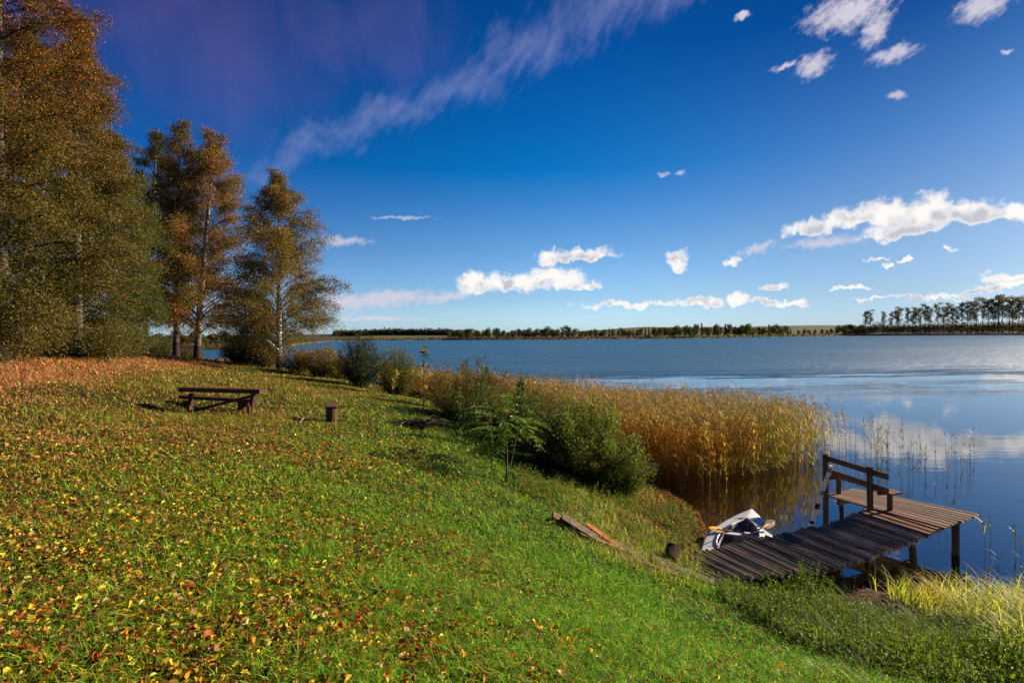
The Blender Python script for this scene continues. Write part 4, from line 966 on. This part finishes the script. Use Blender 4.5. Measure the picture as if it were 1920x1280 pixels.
def reed_col(P_, kind):
    n = len(P_); s = sstep(P_[:, 0], 4.6, 8.8)[:, None]; hi = sstep(P_[:, 2], 1.15, 1.75)[:, None]; lo = sstep(P_[:, 2], .75, .25)[:, None]
    og = pick(n, [(.56, .26, .035), (.48, .19, .026), (.62, .40, .055), (.26, .10, .024), (.36, .26, .06)], .3)
    gr = pick(n, [(.16, .22, .030), (.26, .27, .035), (.11, .15, .03), (.48, .34, .04), (.24, .14, .04)], .3)
    ol = pick(n, [(.26, .20, .06), (.18, .18, .045), (.15, .17, .04), (.34, .24, .07)], .3)
    m_ = (s*.85+.25*(vnoise(P_[:, 0], P_[:, 1], .9, 4)[:, None]-.3)).clip(0, 1)
    pickg = rng.random((n, 1)) < m_
    c = np.where(pickg, gr, og); c = np.where(rng.random((n, 1)) < hi*.8, ol, c); c = np.where(rng.random((n, 1)) < lo*.5, gr, c)
    if kind == 0: c = c*.3+pick(n, [(.15, .09, .04), (.10, .055, .03)], .2)*.7
    return c.clip(.01, .7)
def fill(poly, n):
    poly = np.array(poly); lo, hi = poly.min(0), poly.max(0); out = []; c = 0
    while c < n:
        q = rng.uniform(lo, hi, (n, 2)); q = q[inside(q, poly)]; out.append(q); c += len(q)
    return np.concatenate(out)[:n]
g = G()
B = fill(reed_poly, 10500)
B = B+rng.normal(0, .12, B.shape)
keep = rng.random(len(B)) < .45+.8*vnoise(B[:, 0], B[:, 1], 1.4, 8); B = B[keep]
# thin out towards the right tip and the near edge
keep = rng.random(len(B)) < np.interp(B[:, 0]-(B[:, 1]-17)*.25, [8.6, 10.4, 11.9], [1, .42, .07]); B = B[keep]
h_ = rng.normal(1.78, .19, len(B))*np.interp(B[:, 0], [8.5, 11.8], [1, .84])
far = B[:, 1] > 24
reeds(g, B[~far], h_[~far], reed_col, nl=10)
reeds(g, B[far], h_[far], reed_col, nl=8, wide=1.5)
tag(g.build('reeds', M_reed), 'dense belt of reeds, orange on the left and greener towards its right tip', cat='reeds', kind='stuff')
# scattered single stalks in open water
def lone_col(P_, kind): return pick(len(P_), [(.09, .10, .03), (.14, .12, .04), (.06, .06, .02)], .3)
lone = []
for i in range(46):
    px = rng.uniform(1625, 1830); py = rng.uniform(835, 905) if px > 1700 else rng.uniform(825, 870); lone.append((px, py, rng.uniform(.5, 1.15)))
for i in range(26): lone.append((rng.normal(1642, 26), rng.uniform(845, 880), rng.uniform(.9, 1.6)))
lone += [(1850,1040,.75),(1858,1022,.6),(1876,1096,.55),(1905,1045,.75),(1912,1070,.6),(1772,985,.6),(1690,925,.4),(1760,1000,.3)]
for px, py, hh in lone:
    b_ = at(px, py, 0); g = G(); reeds(g, b_[None, :2], np.array([hh]), lone_col, nl=int(4+hh*4), wide=1.1, plume=False)
    tag(g.build('reed_stalk', M_reed, origin=b_), 'single thin green reed stalk standing in open water right of the reed belt', 'reed', 'lone reed stalks in the open water')

# ------------------------------------------------------------------ grass and fallen leaves
rng = np.random.default_rng(202)
def polar(n, rmin, rmax, a0, a1):
    r = rmin*np.exp(rng.random(n)*math.log(rmax/rmin)); a = np.radians(rng.uniform(a0, a1, n)); return np.stack([r*np.sin(a), r*np.cos(a)], 1)
def greenness(x, y):
    left = sstep(-x+.02*y, .6, 7.5)
    return np.clip(1-left*.9+.9*(fbm(x, y, .8, 41)-.5)-.5*rust(x, y), 0, 1)
def shore_clear(x, y, z): return z > .06
B = polar(720000, 1.7, 60, -58, 78); z = gz(B[:, 0], B[:, 1]); r = np.hypot(*B.T)
ok = shore_clear(*B.T, z) & (rng.random(len(B)) < .45+.9*vnoise(B[:, 0], B[:, 1], 3, 12)) & ~((mud(B[:, 0], B[:, 1], z) > .35) & (rng.random(len(B)) < .8))
B, z, r = B[ok], z[ok], r[ok]; n = len(B)
gr_ = greenness(*B.T)
tuft = vnoise(B[:, 0], B[:, 1], .55, 51); tuft2 = vnoise(B[:, 0], B[:, 1], 5, 52)
L_ = rng.uniform(.03, .10, n)*(.75+1.5*sstep(tuft, .6, .85)+.8*tuft2)*(1+.012*r)*np.where(rust(*B.T) > .5, 1.5, 1)
Wd = .0042*rng.uniform(.7, 1.3, n)*np.maximum(1, r/3.3)
a = rng.uniform(0, 6.28, n); el = rng.uniform(.35, 1.35, n)
D = np.stack([np.cos(a)*np.cos(el), np.sin(a)*np.cos(el), np.sin(el)], 1); Nn = np.stack([-np.cos(a)*np.sin(el), -np.sin(a)*np.sin(el), np.cos(el)], 1)
g1_ = pick(n, [(.064, .134, .008), (.10, .19, .012), (.036, .082, .007), (.15, .22, .02), (.24, .21, .05), (.018, .05, .004)], .35, [4, 3.5, 3, 1.6, .8, 2])
g2_ = pick(n, [(.15, .115, .022), (.09, .10, .016), (.22, .12, .04), (.10, .045, .015), (.05, .062, .012)], .35)
col = np.where((rng.random(n) < gr_)[:, None], g1_, g2_); ru = rust(*B.T)
col = np.where((rng.random(n) < ru*.9)[:, None], pick(n, [(.27, .10, .045), (.18, .06, .028), (.30, .15, .07), (.12, .09, .03)], .25), col)
gt_ = G(); Pn = np.stack([B[:, 0], B[:, 1], z-.004], 1)
blades(gt_, Pn, D, Nn, L_, Wd, col.clip(.005, .6), .8)
tag(gt_.build('grass', M_grass), 'mown lawn grass, bright green in the middle and straw brown to the left', cat='grass', kind='stuff')
# long dry grass on the left bank and under the trees, rough grass on the shore slope
B = polar(150000, 5, 62, -54, 20); z = gz(B[:, 0], B[:, 1]); r = np.hypot(*B.T); ru = rust(*B.T)
slope = sstep(B[:, 0]-np.interp(B[:, 1], [8, 12, 18, 24, 30, 38], [.6, .6, -1.4, -4, -7.2, -12]), 0, .6)*(B[:, 1] > 7.5)*(z > .08)
ok = ((ru > .45) & (rng.random(len(B)) < ru*.8)) | ((slope > .3) & (rng.random(len(B)) < slope))
B, z, r, ru, slope = B[ok], z[ok], r[ok], ru[ok], slope[ok]; n = len(B)
L_ = rng.uniform(.10, .30, n)*np.where(ru > .3, 1.0, 1.0)*(.5+vnoise(*B.T, .9, 77)); a = rng.uniform(0, 6.28, n); el = rng.uniform(.5, 1.45, n)
D = np.stack([np.cos(a)*np.cos(el), np.sin(a)*np.cos(el), np.sin(el)], 1); Nn = np.stack([-np.cos(a)*np.sin(el), -np.sin(a)*np.sin(el), np.cos(el)], 1)
col = np.where((ru > .35)[:, None], pick(n, [(.27, .10, .05), (.18, .06, .03), (.30, .15, .08), (.12, .06, .03)], .25), pick(n, [(.09, .12, .02), (.20, .16, .05), (.13, .08, .03), (.07, .10, .02), (.28, .22, .10)], .28))
g = G(); blades(g, np.stack([B[:, 0], B[:, 1], z-.005], 1), D, Nn, L_, .005*np.maximum(1, r/6), col.clip(.01, .6), .5)
tag(g.build('dry_grass', M_grass), 'long dry reddish grass on the bank and rough grass on the shore slope', cat='dry grass', kind='stuff')
# fallen leaves
B = polar(400000, 1.8, 45, -52, 48); z = gz(B[:, 0], B[:, 1]); r = np.hypot(*B.T)
dn = np.clip(.10+.95*sstep(-B[:, 0]+.0*B[:, 1]-.12*(B[:, 1]-6), -.6, 3.4)*np.interp(r, [3, 9, 14, 25], [1.15, .85, .5, .5])*(.25+1.5*fbm(*B.T, 1.1, 61)**1.3)+.6*rust(*B.T)+1.3*mud(B[:, 0], B[:, 1], z), 0, 1)
ok = (z > .02) & (rng.random(len(B)) < dn*.62); B, z, r = B[ok], z[ok], r[ok]; n = len(B)
md = (mud(B[:, 0], B[:, 1], z) > .3)[:, None]
col = pick(n, [(.50, .36, .03), (.48, .24, .022), (.36, .13, .018), (.24, .06, .018), (.11, .04, .02), (.38, .27, .11), (.34, .36, .04)], .3, [3.6, 2.4, 2.0, 2.4, 2.6, 1.6, 1.6])
farr = ((r > 9) & (B[:, 0] < -3))[:, None]; col = np.where(farr & (rng.random((n, 1)) < .6), pick(n, [(.42, .16, .05), (.38, .22, .10), (.28, .09, .03)], .2), col)
col = np.where(md, pick(n, [(.16, .075, .035), (.10, .05, .03), (.22, .13, .07), (.07, .04, .025)], .3), col)
P_ = np.stack([B[:, 0], B[:, 1], z+rng.uniform(.002, .04, n)], 1); a = rng.uniform(0, 6.28, n)
D = np.stack([np.cos(a), np.sin(a), rng.normal(0, .35, n)], 1); Nn = unit(rng.normal(0, 1.0, (n, 3))+[0, 0, 1]); S = (.012+.042*rng.random(n)**2)*np.where(r > 8, 1.3, 1)
poly = [at(*p)[:2] for p in [(1170,925,.3),(1225,900,0),(1262,930,0),(1312,962,0),(1330,1010,0),(1310,1040,.1),(1240,1030,.4),(1150,985,.8)]]
B3 = fill(poly, 15000); z3 = gz(B3[:, 0], B3[:, 1]); k3 = (z3 > -.03) & (vnoise(B3[:, 0], B3[:, 1], 2.5, 14) > .25); B3 = B3[k3]; z3 = z3[k3].clip(.01); n3 = len(B3)
B = np.concatenate([B, B3]); a3 = rng.uniform(0, 6.28, n3); n = len(B)
P_ = np.concatenate([P_, np.stack([B3[:, 0], B3[:, 1], z3+rng.uniform(0, .03, n3)], 1)]); D = np.concatenate([D, np.stack([np.cos(a3), np.sin(a3), rng.normal(0, .35, n3)], 1)])
Nn = np.concatenate([Nn, unit(rng.normal(0, .6, (n3, 3))+[0, 0, 1])]); S = np.concatenate([S, rng.uniform(.02, .06, n3)])
col = np.concatenate([col, pick(n3, [(.24, .11, .045), (.15, .07, .04), (.34, .20, .10), (.10, .055, .03), (.40, .20, .06)], .3)])
g = G(); mm = rng.random(n) < .75; S3 = np.stack([S, S*rng.uniform(.45, 1.05, n), S*rng.uniform(1, 4.5, n)], 1)
inst(g, *LF, P_[mm], D[mm], Nn[mm], S3[mm], col[mm].clip(.01, .8)); S3[:, 1] = S3[:, 0]
inst(g, *LM, P_[~mm], D[~mm], Nn[~mm], S3[~mm]*1.3, col[~mm].clip(.01, .8))
tag(g.build('fallen_leaves', M_litter), 'yellow, orange and brown leaves scattered over the lawn', cat='fallen leaves', kind='stuff')

# ------------------------------------------------------------------ herbs, saplings
def herb(g, B, hts, nl, leaf, pal, lean=.12, srad=.004, wr=.45, t0=.1, tmpl=LF, stemcol=(.10, .12, .03), side=.9, w=None, taper=.5):
    n = len(B); k = np.array([0, .35, .7, 1.]); ln = rng.normal(0, lean, (n, 2))
    path = B[:, None]+np.stack([ln[:, :1]*hts[:, None]*k**1.6, ln[:, 1:]*hts[:, None]*k**1.6, hts[:, None]*k[None]], -1)
    vtubes(g, path, srad*(1-.7*k)*np.ones((n, 1)), 5, stemcol)
    li = np.repeat(np.arange(n), nl); m_ = len(li); t_ = np.tile(np.linspace(t0, 1, nl), n)+rng.normal(0, .02, m_); t_ = t_.clip(0, 1); f = t_*3; i0 = np.minimum(f.astype(int), 2); fr = (f-i0)[:, None]
    P_ = path[li, i0]*(1-fr)+path[li, i0+1]*fr; a = np.tile(np.arange(nl)*2.4, n)+np.repeat(rng.uniform(0, 6, n), nl)+rng.normal(0, .3, m_)
    el = rng.normal(.45, .35, m_)+t_*.4; D = np.stack([np.cos(a)*np.cos(el), np.sin(a)*np.cos(el), np.sin(el)], 1); Nn = np.stack([-np.cos(a)*np.sin(el), -np.sin(a)*np.sin(el), np.cos(el)], 1)+rng.normal(0, .25, (m_, 3))
    S = leaf*rng.uniform(.7, 1.25, m_)*(1-taper*t_**2); inst(g, *tmpl, P_, D, Nn, np.stack([S, S*wr*2.2, S], 1), pick(m_, pal, .22, w).clip(.005, .7))
WG = [(.07, .14, .018), (.11, .20, .025), (.035, .08, .012), (.15, .23, .03), (.19, .22, .04)]
rng = np.random.default_rng(303)
# weeds on the bank at the lower right
poly = [at(*p)[:2] for p in [(1370,1085,.3),(1480,1090,.2),(1570,1135,.1),(1640,1165,.1),(1740,1175,.1),(1830,1175,.1),(1960,1170,.1),(2050,1290,.6),(1700,1300,1.1),(1560,1235,.8),(1440,1180,.6),(1340,1120,.4)]]
B2 = fill(poly, 2600); z = gz(B2[:, 0], B2[:, 1]); B = np.stack([B2[:, 0], B2[:, 1], z-.01], 1)[z > .03]
g = G(); herb(g, B, rng.uniform(.06, .36, len(B))*(.3+1.3*vnoise(B[:, 0], B[:, 1], 1.5, 5)), 11, .055, WG)
Bn = B[rng.random(len(B)) < .8]; Bn = np.repeat(Bn, 4, 0)+rng.normal(0, .05, (len(Bn)*4, 3))*[1, 1, 0]; nn = len(Bn); a = rng.uniform(0, 6.28, nn); el = rng.uniform(.6, 1.4, nn)
blades(g, Bn, np.stack([np.cos(a)*np.cos(el), np.sin(a)*np.cos(el), np.sin(el)], 1), np.stack([-np.cos(a)*np.sin(el), -np.sin(a)*np.sin(el), np.cos(el)], 1), rng.uniform(.12, .42, nn)*(.4+vnoise(Bn[:, 0], Bn[:, 1], 1.2, 35)), .006*rng.uniform(.6, 1.3, nn), pick(nn, [(.10, .15, .02), (.16, .19, .03), (.24, .22, .09), (.06, .12, .012), (.09, .17, .02)], .3).clip(.01, .6), .5)
Bt = B[(vnoise(B[:, 0], B[:, 1], 1.1, 44) > .62) & (rng.random(len(B)) < .3)]; herb(g, Bt, rng.uniform(.35, .65, len(Bt)), 20, .07, WG, wr=.22)
tag(g.build('weeds', M_leaf), 'leafy green weeds covering the bank below the jetty', cat='weeds', kind='stuff')
poly = [gp_(*p, 0) for p in [(960,885),(1060,905),(1200,930),(1250,925),(1310,960),(1325,1010),(1270,1035),(1150,1000),(1060,960),(980,930)]]; poly = [at(*p)[:2] for p in poly]
B2 = fill(poly, 2200); z = gz(B2[:, 0], B2[:, 1]); keep = vnoise(B2[:, 0], B2[:, 1], 1.6, 9) > .42; B = np.stack([B2[:, 0], B2[:, 1], z-.01], 1)[keep & (z > .03)]
g = G(); herb(g, B, rng.uniform(.08, .30, len(B)), 9, .045, WG+[(.22, .10, .03), (.30, .25, .05)])
tag(g.build('bank_herbs', M_leaf), 'low mixed herbs on the slope between the big bush and the boards', cat='herbs', kind='stuff')
# tall leafy plants rising in front of the jetty
for (px, py, ztop, dens, lab) in [(1512,1125,1052,1,'tallest leafy willow herb in front of the jetty decking'), (1480,1120,1085,1,'leafy green plant left of the tallest willow herb'), (1445,1112,1078,0,'small bright green plant close to the shore end of the jetty'),
                        (1405,1100,1080,0,'low green plant beside the end of the broad mossy beam'), (1545,1130,1078,1,'leafy green plant right of the tallest willow herb')]:
    b_ = at(*gp_(px, py, 0)); H = (py-ztop)/1000*b_[1]; n = 7 if dens else 5; bs = b_+np.stack([rng.normal(0, .05, n), rng.normal(0, .05, n), np.zeros(n)], 1); bs[:, 2] = gz(bs[:, 0], bs[:, 1])
    g = G(); herb(g, bs, H*rng.uniform(.6, 1.05, n)+.05, 26, .075, WG[:2]+WG[3:4], lean=.15, wr=.2); tag(g.build('leafy_plant', M_leaf, origin=b_), lab, 'plant', 'leafy plants by the jetty')
for (px, py, yt, lab) in [(1580,1100,1042,'brown seeded dock stalk in front of the jetty beam'), (1602,1112,1075,'shorter brown seed stalk right of the dock stalk')]:
    b_ = at(*gp_(px, py, 0)); H = (py-yt)/1000*b_[1]; g = G(); herb(g, b_[None], np.array([H]), 60, .022, [(.13, .11, .04), (.20, .13, .06), (.10, .10, .03)], lean=.05, wr=.45, taper=.2); tag(g.build('seed_stalk', M_leaf, origin=b_), lab, 'plant')
# tall shore grass lower right
poly = [at(*p)[:2] for p in [(1640,1105,0),(1720,1118,0),(1830,1125,0),(1960,1120,0),(2120,1240,.4),(1980,1300,.7),(1840,1190,.15),(1720,1150,.08)]]
B2 = fill(poly, 1100); wgt = np.interp(at(1800, 1150, 0)[0]-B2[:, 0], [-1, 1], [1, .35]); B2 = B2[rng.random(len(B2)) < wgt]; z = gz(B2[:, 0], B2[:, 1]); n = len(B2)*4
B2 = np.repeat(B2, 4, 0)+rng.normal(0, .03, (n, 2)); z = gz(B2[:, 0], B2[:, 1]); a = rng.uniform(0, 6.28, n); el = rng.uniform(.75, 1.45, n)
D = np.stack([np.cos(a)*np.cos(el), np.sin(a)*np.cos(el), np.sin(el)], 1); Nn = np.stack([-np.cos(a)*np.sin(el), -np.sin(a)*np.sin(el), np.cos(el)], 1)
hot = vnoise(B2[:, 0], B2[:, 1], 2.2, 3)[:, None] > .62
col = np.where(hot & (rng.random((n, 1)) < .7), pick(n, [(.42, .17, .02), (.44, .27, .03), (.30, .11, .02)], .2), pick(n, [(.12, .17, .02), (.22, .22, .03), (.30, .26, .06), (.10, .12, .03), (.42, .34, .18)], .25))
g = G(); blades(g, np.stack([B2[:, 0], B2[:, 1], z-.02], 1), D, Nn, rng.uniform(.25, .62, n), .010*rng.uniform(.6, 1.4, n), col.clip(.01, .75), .45)
tag(g.build('shore_grass', M_grass), 'tall green and orange shore grass in the lower right corner', cat='shore grass', kind='stuff')

# saplings
def sapling(px, py, ytop, lab, pal, nl, leaf, wr, seed, lean=.03, w=None, name='sapling', srad=.012, t0=.15, nst=1, z=None, group='saplings on the bank', tm=LF, spread=.05):
    global rng
    rng = np.random.default_rng(seed)
    b_ = at(*gp_(px, py, 0)) if z is None else gpt(px, z); H = (py-ytop)/1000*b_[1] if z is None else atd(px, ytop, z)[2]-b_[2]
    e = empty(name, b_, label=lab, cat='sapling', group=group)
    bs = b_+np.stack([rng.normal(0, spread, nst), rng.normal(0, spread, nst), np.zeros(nst)], 1)*(nst > 1)
    hs = H*(np.ones(nst) if nst == 1 else np.concatenate([[1], rng.uniform(.5, .9, nst-1)]))
    k = np.linspace(0, 1, 5); path = bs[:, None]+np.stack([rng.normal(0, lean, (nst, 1))*hs[:, None]*k**1.4, rng.normal(0, lean, (nst, 1))*hs[:, None]*k**1.4, hs[:, None]*k[None]], -1)
    g = G(); vtubes(g, path, srad*(1-.75*k)*np.ones((nst, 1)), 6, (.17, .125, .09)); g.build('stem', M_bark, e, smooth=True)
    li = np.repeat(np.arange(nst), nl); m_ = len(li); t_ = rng.uniform(t0, 1, m_); f = t_*4; i0 = np.minimum(f.astype(int), 3); fr = (f-i0)[:, None]
    P_ = path[li, i0]*(1-fr)+path[li, i0+1]*fr; a = rng.uniform(0, 6.28, m_); off_ = (1-t_)*.16*H*rng.random(m_); P_ = P_+np.stack([np.cos(a)*off_, np.sin(a)*off_, off_*.5], 1)
    el = rng.normal(.5, .4, m_); D = np.stack([np.cos(a)*np.cos(el), np.sin(a)*np.cos(el), np.sin(el)], 1); Nn = np.stack([-np.cos(a)*np.sin(el), -np.sin(a)*np.sin(el), np.cos(el)], 1)+rng.normal(0, .4, (m_, 3))
    S = leaf*rng.uniform(.6, 1.2, m_); g = G(); inst(g, *tm, P_, D, Nn, np.stack([S, S*wr*2.2, S], 1), pick(m_, pal, .22, w).clip(.005, .7)); g.build('leaves', M_leaf, e)
sapling(794, 778, 650, 'slender upright sapling with a leafy tip and broad yellow leaves lower down', [(.06, .08, .02), (.40, .28, .05), (.10, .13, .03), (.30, .14, .04)], 70, .17, .42, 401, w=[3, 2, 2, 1], srad=.02, t0=.12, tm=LF)
sapling(735, 745, 695, 'small yellowing sapling arching over the lawn edge left of the slender one', [(.42, .30, .06), (.20, .20, .05)], 34, .16, .4, 407, srad=.012, lean=.3, t0=.3)
sapling(908, 800, 668, 'young alder with dark green leaves rising above the brown shrubs', [(.05, .085, .02), (.07, .12, .03)], 90, .11, .42, 402, nst=4, z=14.5, t0=.3, spread=.12)
sapling(972, 800, 696, 'dark-leaved young tree showing above the shrubs right of the alder', [(.03, .055, .015), (.05, .09, .02)], 70, .13, .42, 403, nst=3, z=13.2, t0=.3, spread=.1)
sapling(858, 800, 728, 'low green sapling left of the alder in front of the brown shrubs', [(.05, .09, .02), (.09, .14, .03)], 60, .10, .4, 404, nst=4, z=14.8, t0=.3, spread=.15)
def fern_sapling(px, py, ytop, lab, seed, nf=14, fl=.62, lean=.06, leanx=0):
    global rng
    rng = np.random.default_rng(seed); b_ = at(*gp_(px, py, 0)); H = (py-ytop)/1000*b_[1]
    e = empty('feathery_sapling', b_, label=lab, cat='sapling', group='feathery saplings')
    k = np.linspace(0, 1, 6); path = b_+np.stack([leanx*k*H+.02*np.sin(k*5), lean*k*H*.3, k*H-.02], 1)
    g = G(); vtubes(g, path, .019*(1-.6*k), 7, (.20, .13, .085), cap=True); g.build('stem', M_bark, e, smooth=True)
    g = G(); gs = G()
    for i in range(nf):
        a = i*2.4+rng.normal(0, .2); t_ = rng.uniform(.62, 1.0); p = b_+np.array([leanx*t_*H, 0, t_*H]); L_ = fl*rng.uniform(.7, 1.15); s = np.linspace(0, 1, 9)
        hd = np.array([math.cos(a), math.sin(a), 0]); arc = p+hd*(s*L_)[:, None]+np.array([0, 0, 1])*((rng.uniform(.1, 1.0)*s-rng.uniform(.45, .95)*s**2)*L_)[:, None]
        vtubes(gs, arc, .004*(1-.8*s), 4, (.13, .10, .03))
        for sg in (-1, 1):
            nl = 15; u = np.linspace(.14, 1, nl); P_ = np.stack([np.interp(u, s, arc[:, j]) for j in range(3)], 1); T_ = unit(np.stack([np.interp(u, s, np.gradient(arc[:, j])) for j in range(3)], 1)); sd3 = np.cross(T_, [0, 0, 1.])*sg
            D = unit(sd3+T_*.35+np.array([0, 0, -.22])+rng.normal(0, .08, (nl, 3))); S = .15*np.sin(np.clip(u*2.7, .4, 2.9))*rng.uniform(.85, 1.1, nl)
            inst(g, *LF, P_, D, unit(np.array([[0, 0, 1.]])+rng.normal(0, .15, (nl, 3))), np.stack([S, S*.62, S], 1), pick(nl, [(.075, .15, .022), (.10, .19, .03), (.05, .11, .018), (.16, .20, .035)], .2).clip(.01, .6))
    gs.build('frond_stalks', M_bark, e); g.build('fronds', M_leaf, e)
fern_sapling(922, 878, 768, 'left feathery-leaved sapling on a thick crooked reddish stem', 411, 14, .85)
fern_sapling(948, 905, 775, 'feathery-leaved sapling with two thin pale stems forking from one foot', 412, 18, .9, leanx=.03)
rng = np.random.default_rng(413)
b_ = at(*gp_(949, 905, 0)); g = G(); q = atd(970, 810, b_[1]+.1); vtubes(g, np.array([b_-[0, 0, .02], (b_+q)/2+[.01, 0, 0], q]), [.014, .012, .009], 6, (.30, .22, .14)); o = g.build('stem', M_bark, bpy.data.objects['feathery_sapling.001'], smooth=True)
# shore litter sticks
rng = np.random.default_rng(500); g = G(); n = 260
poly = [at(*gp_(*p, 0))[:2] for p in [(1180,935),(1260,950),(1310,990),(1330,1020),(1290,1035),(1230,1000),(1150,965)]]; B2 = fill(poly, n); a = rng.uniform(0, 3.14, n); L_ = rng.uniform(.08, .4, n)
pth = np.stack([np.stack([B2[:, 0]+np.cos(a)*L_*(s-.5), B2[:, 1]+np.sin(a)*L_*(s-.5)+.02*math.sin(s*3), gz(B2[:, 0]+np.cos(a)*L_*(s-.5), B2[:, 1]+np.sin(a)*L_*(s-.5)).clip(0, 5)+.02+.02*s], 1) for s in (0, .5, 1)], 1)
vtubes(g, pth, np.array([.006, .005, .003])*rng.uniform(.5, 1.2, (n, 1)), 4, pick(n, [(.20, .13, .08), (.32, .24, .17), (.12, .06, .035)], .3))
tag(g.build('driftwood_litter', Mw_post), 'scattered twigs and dead stems washed up on the shore beside the boat', cat='driftwood', kind='stuff')
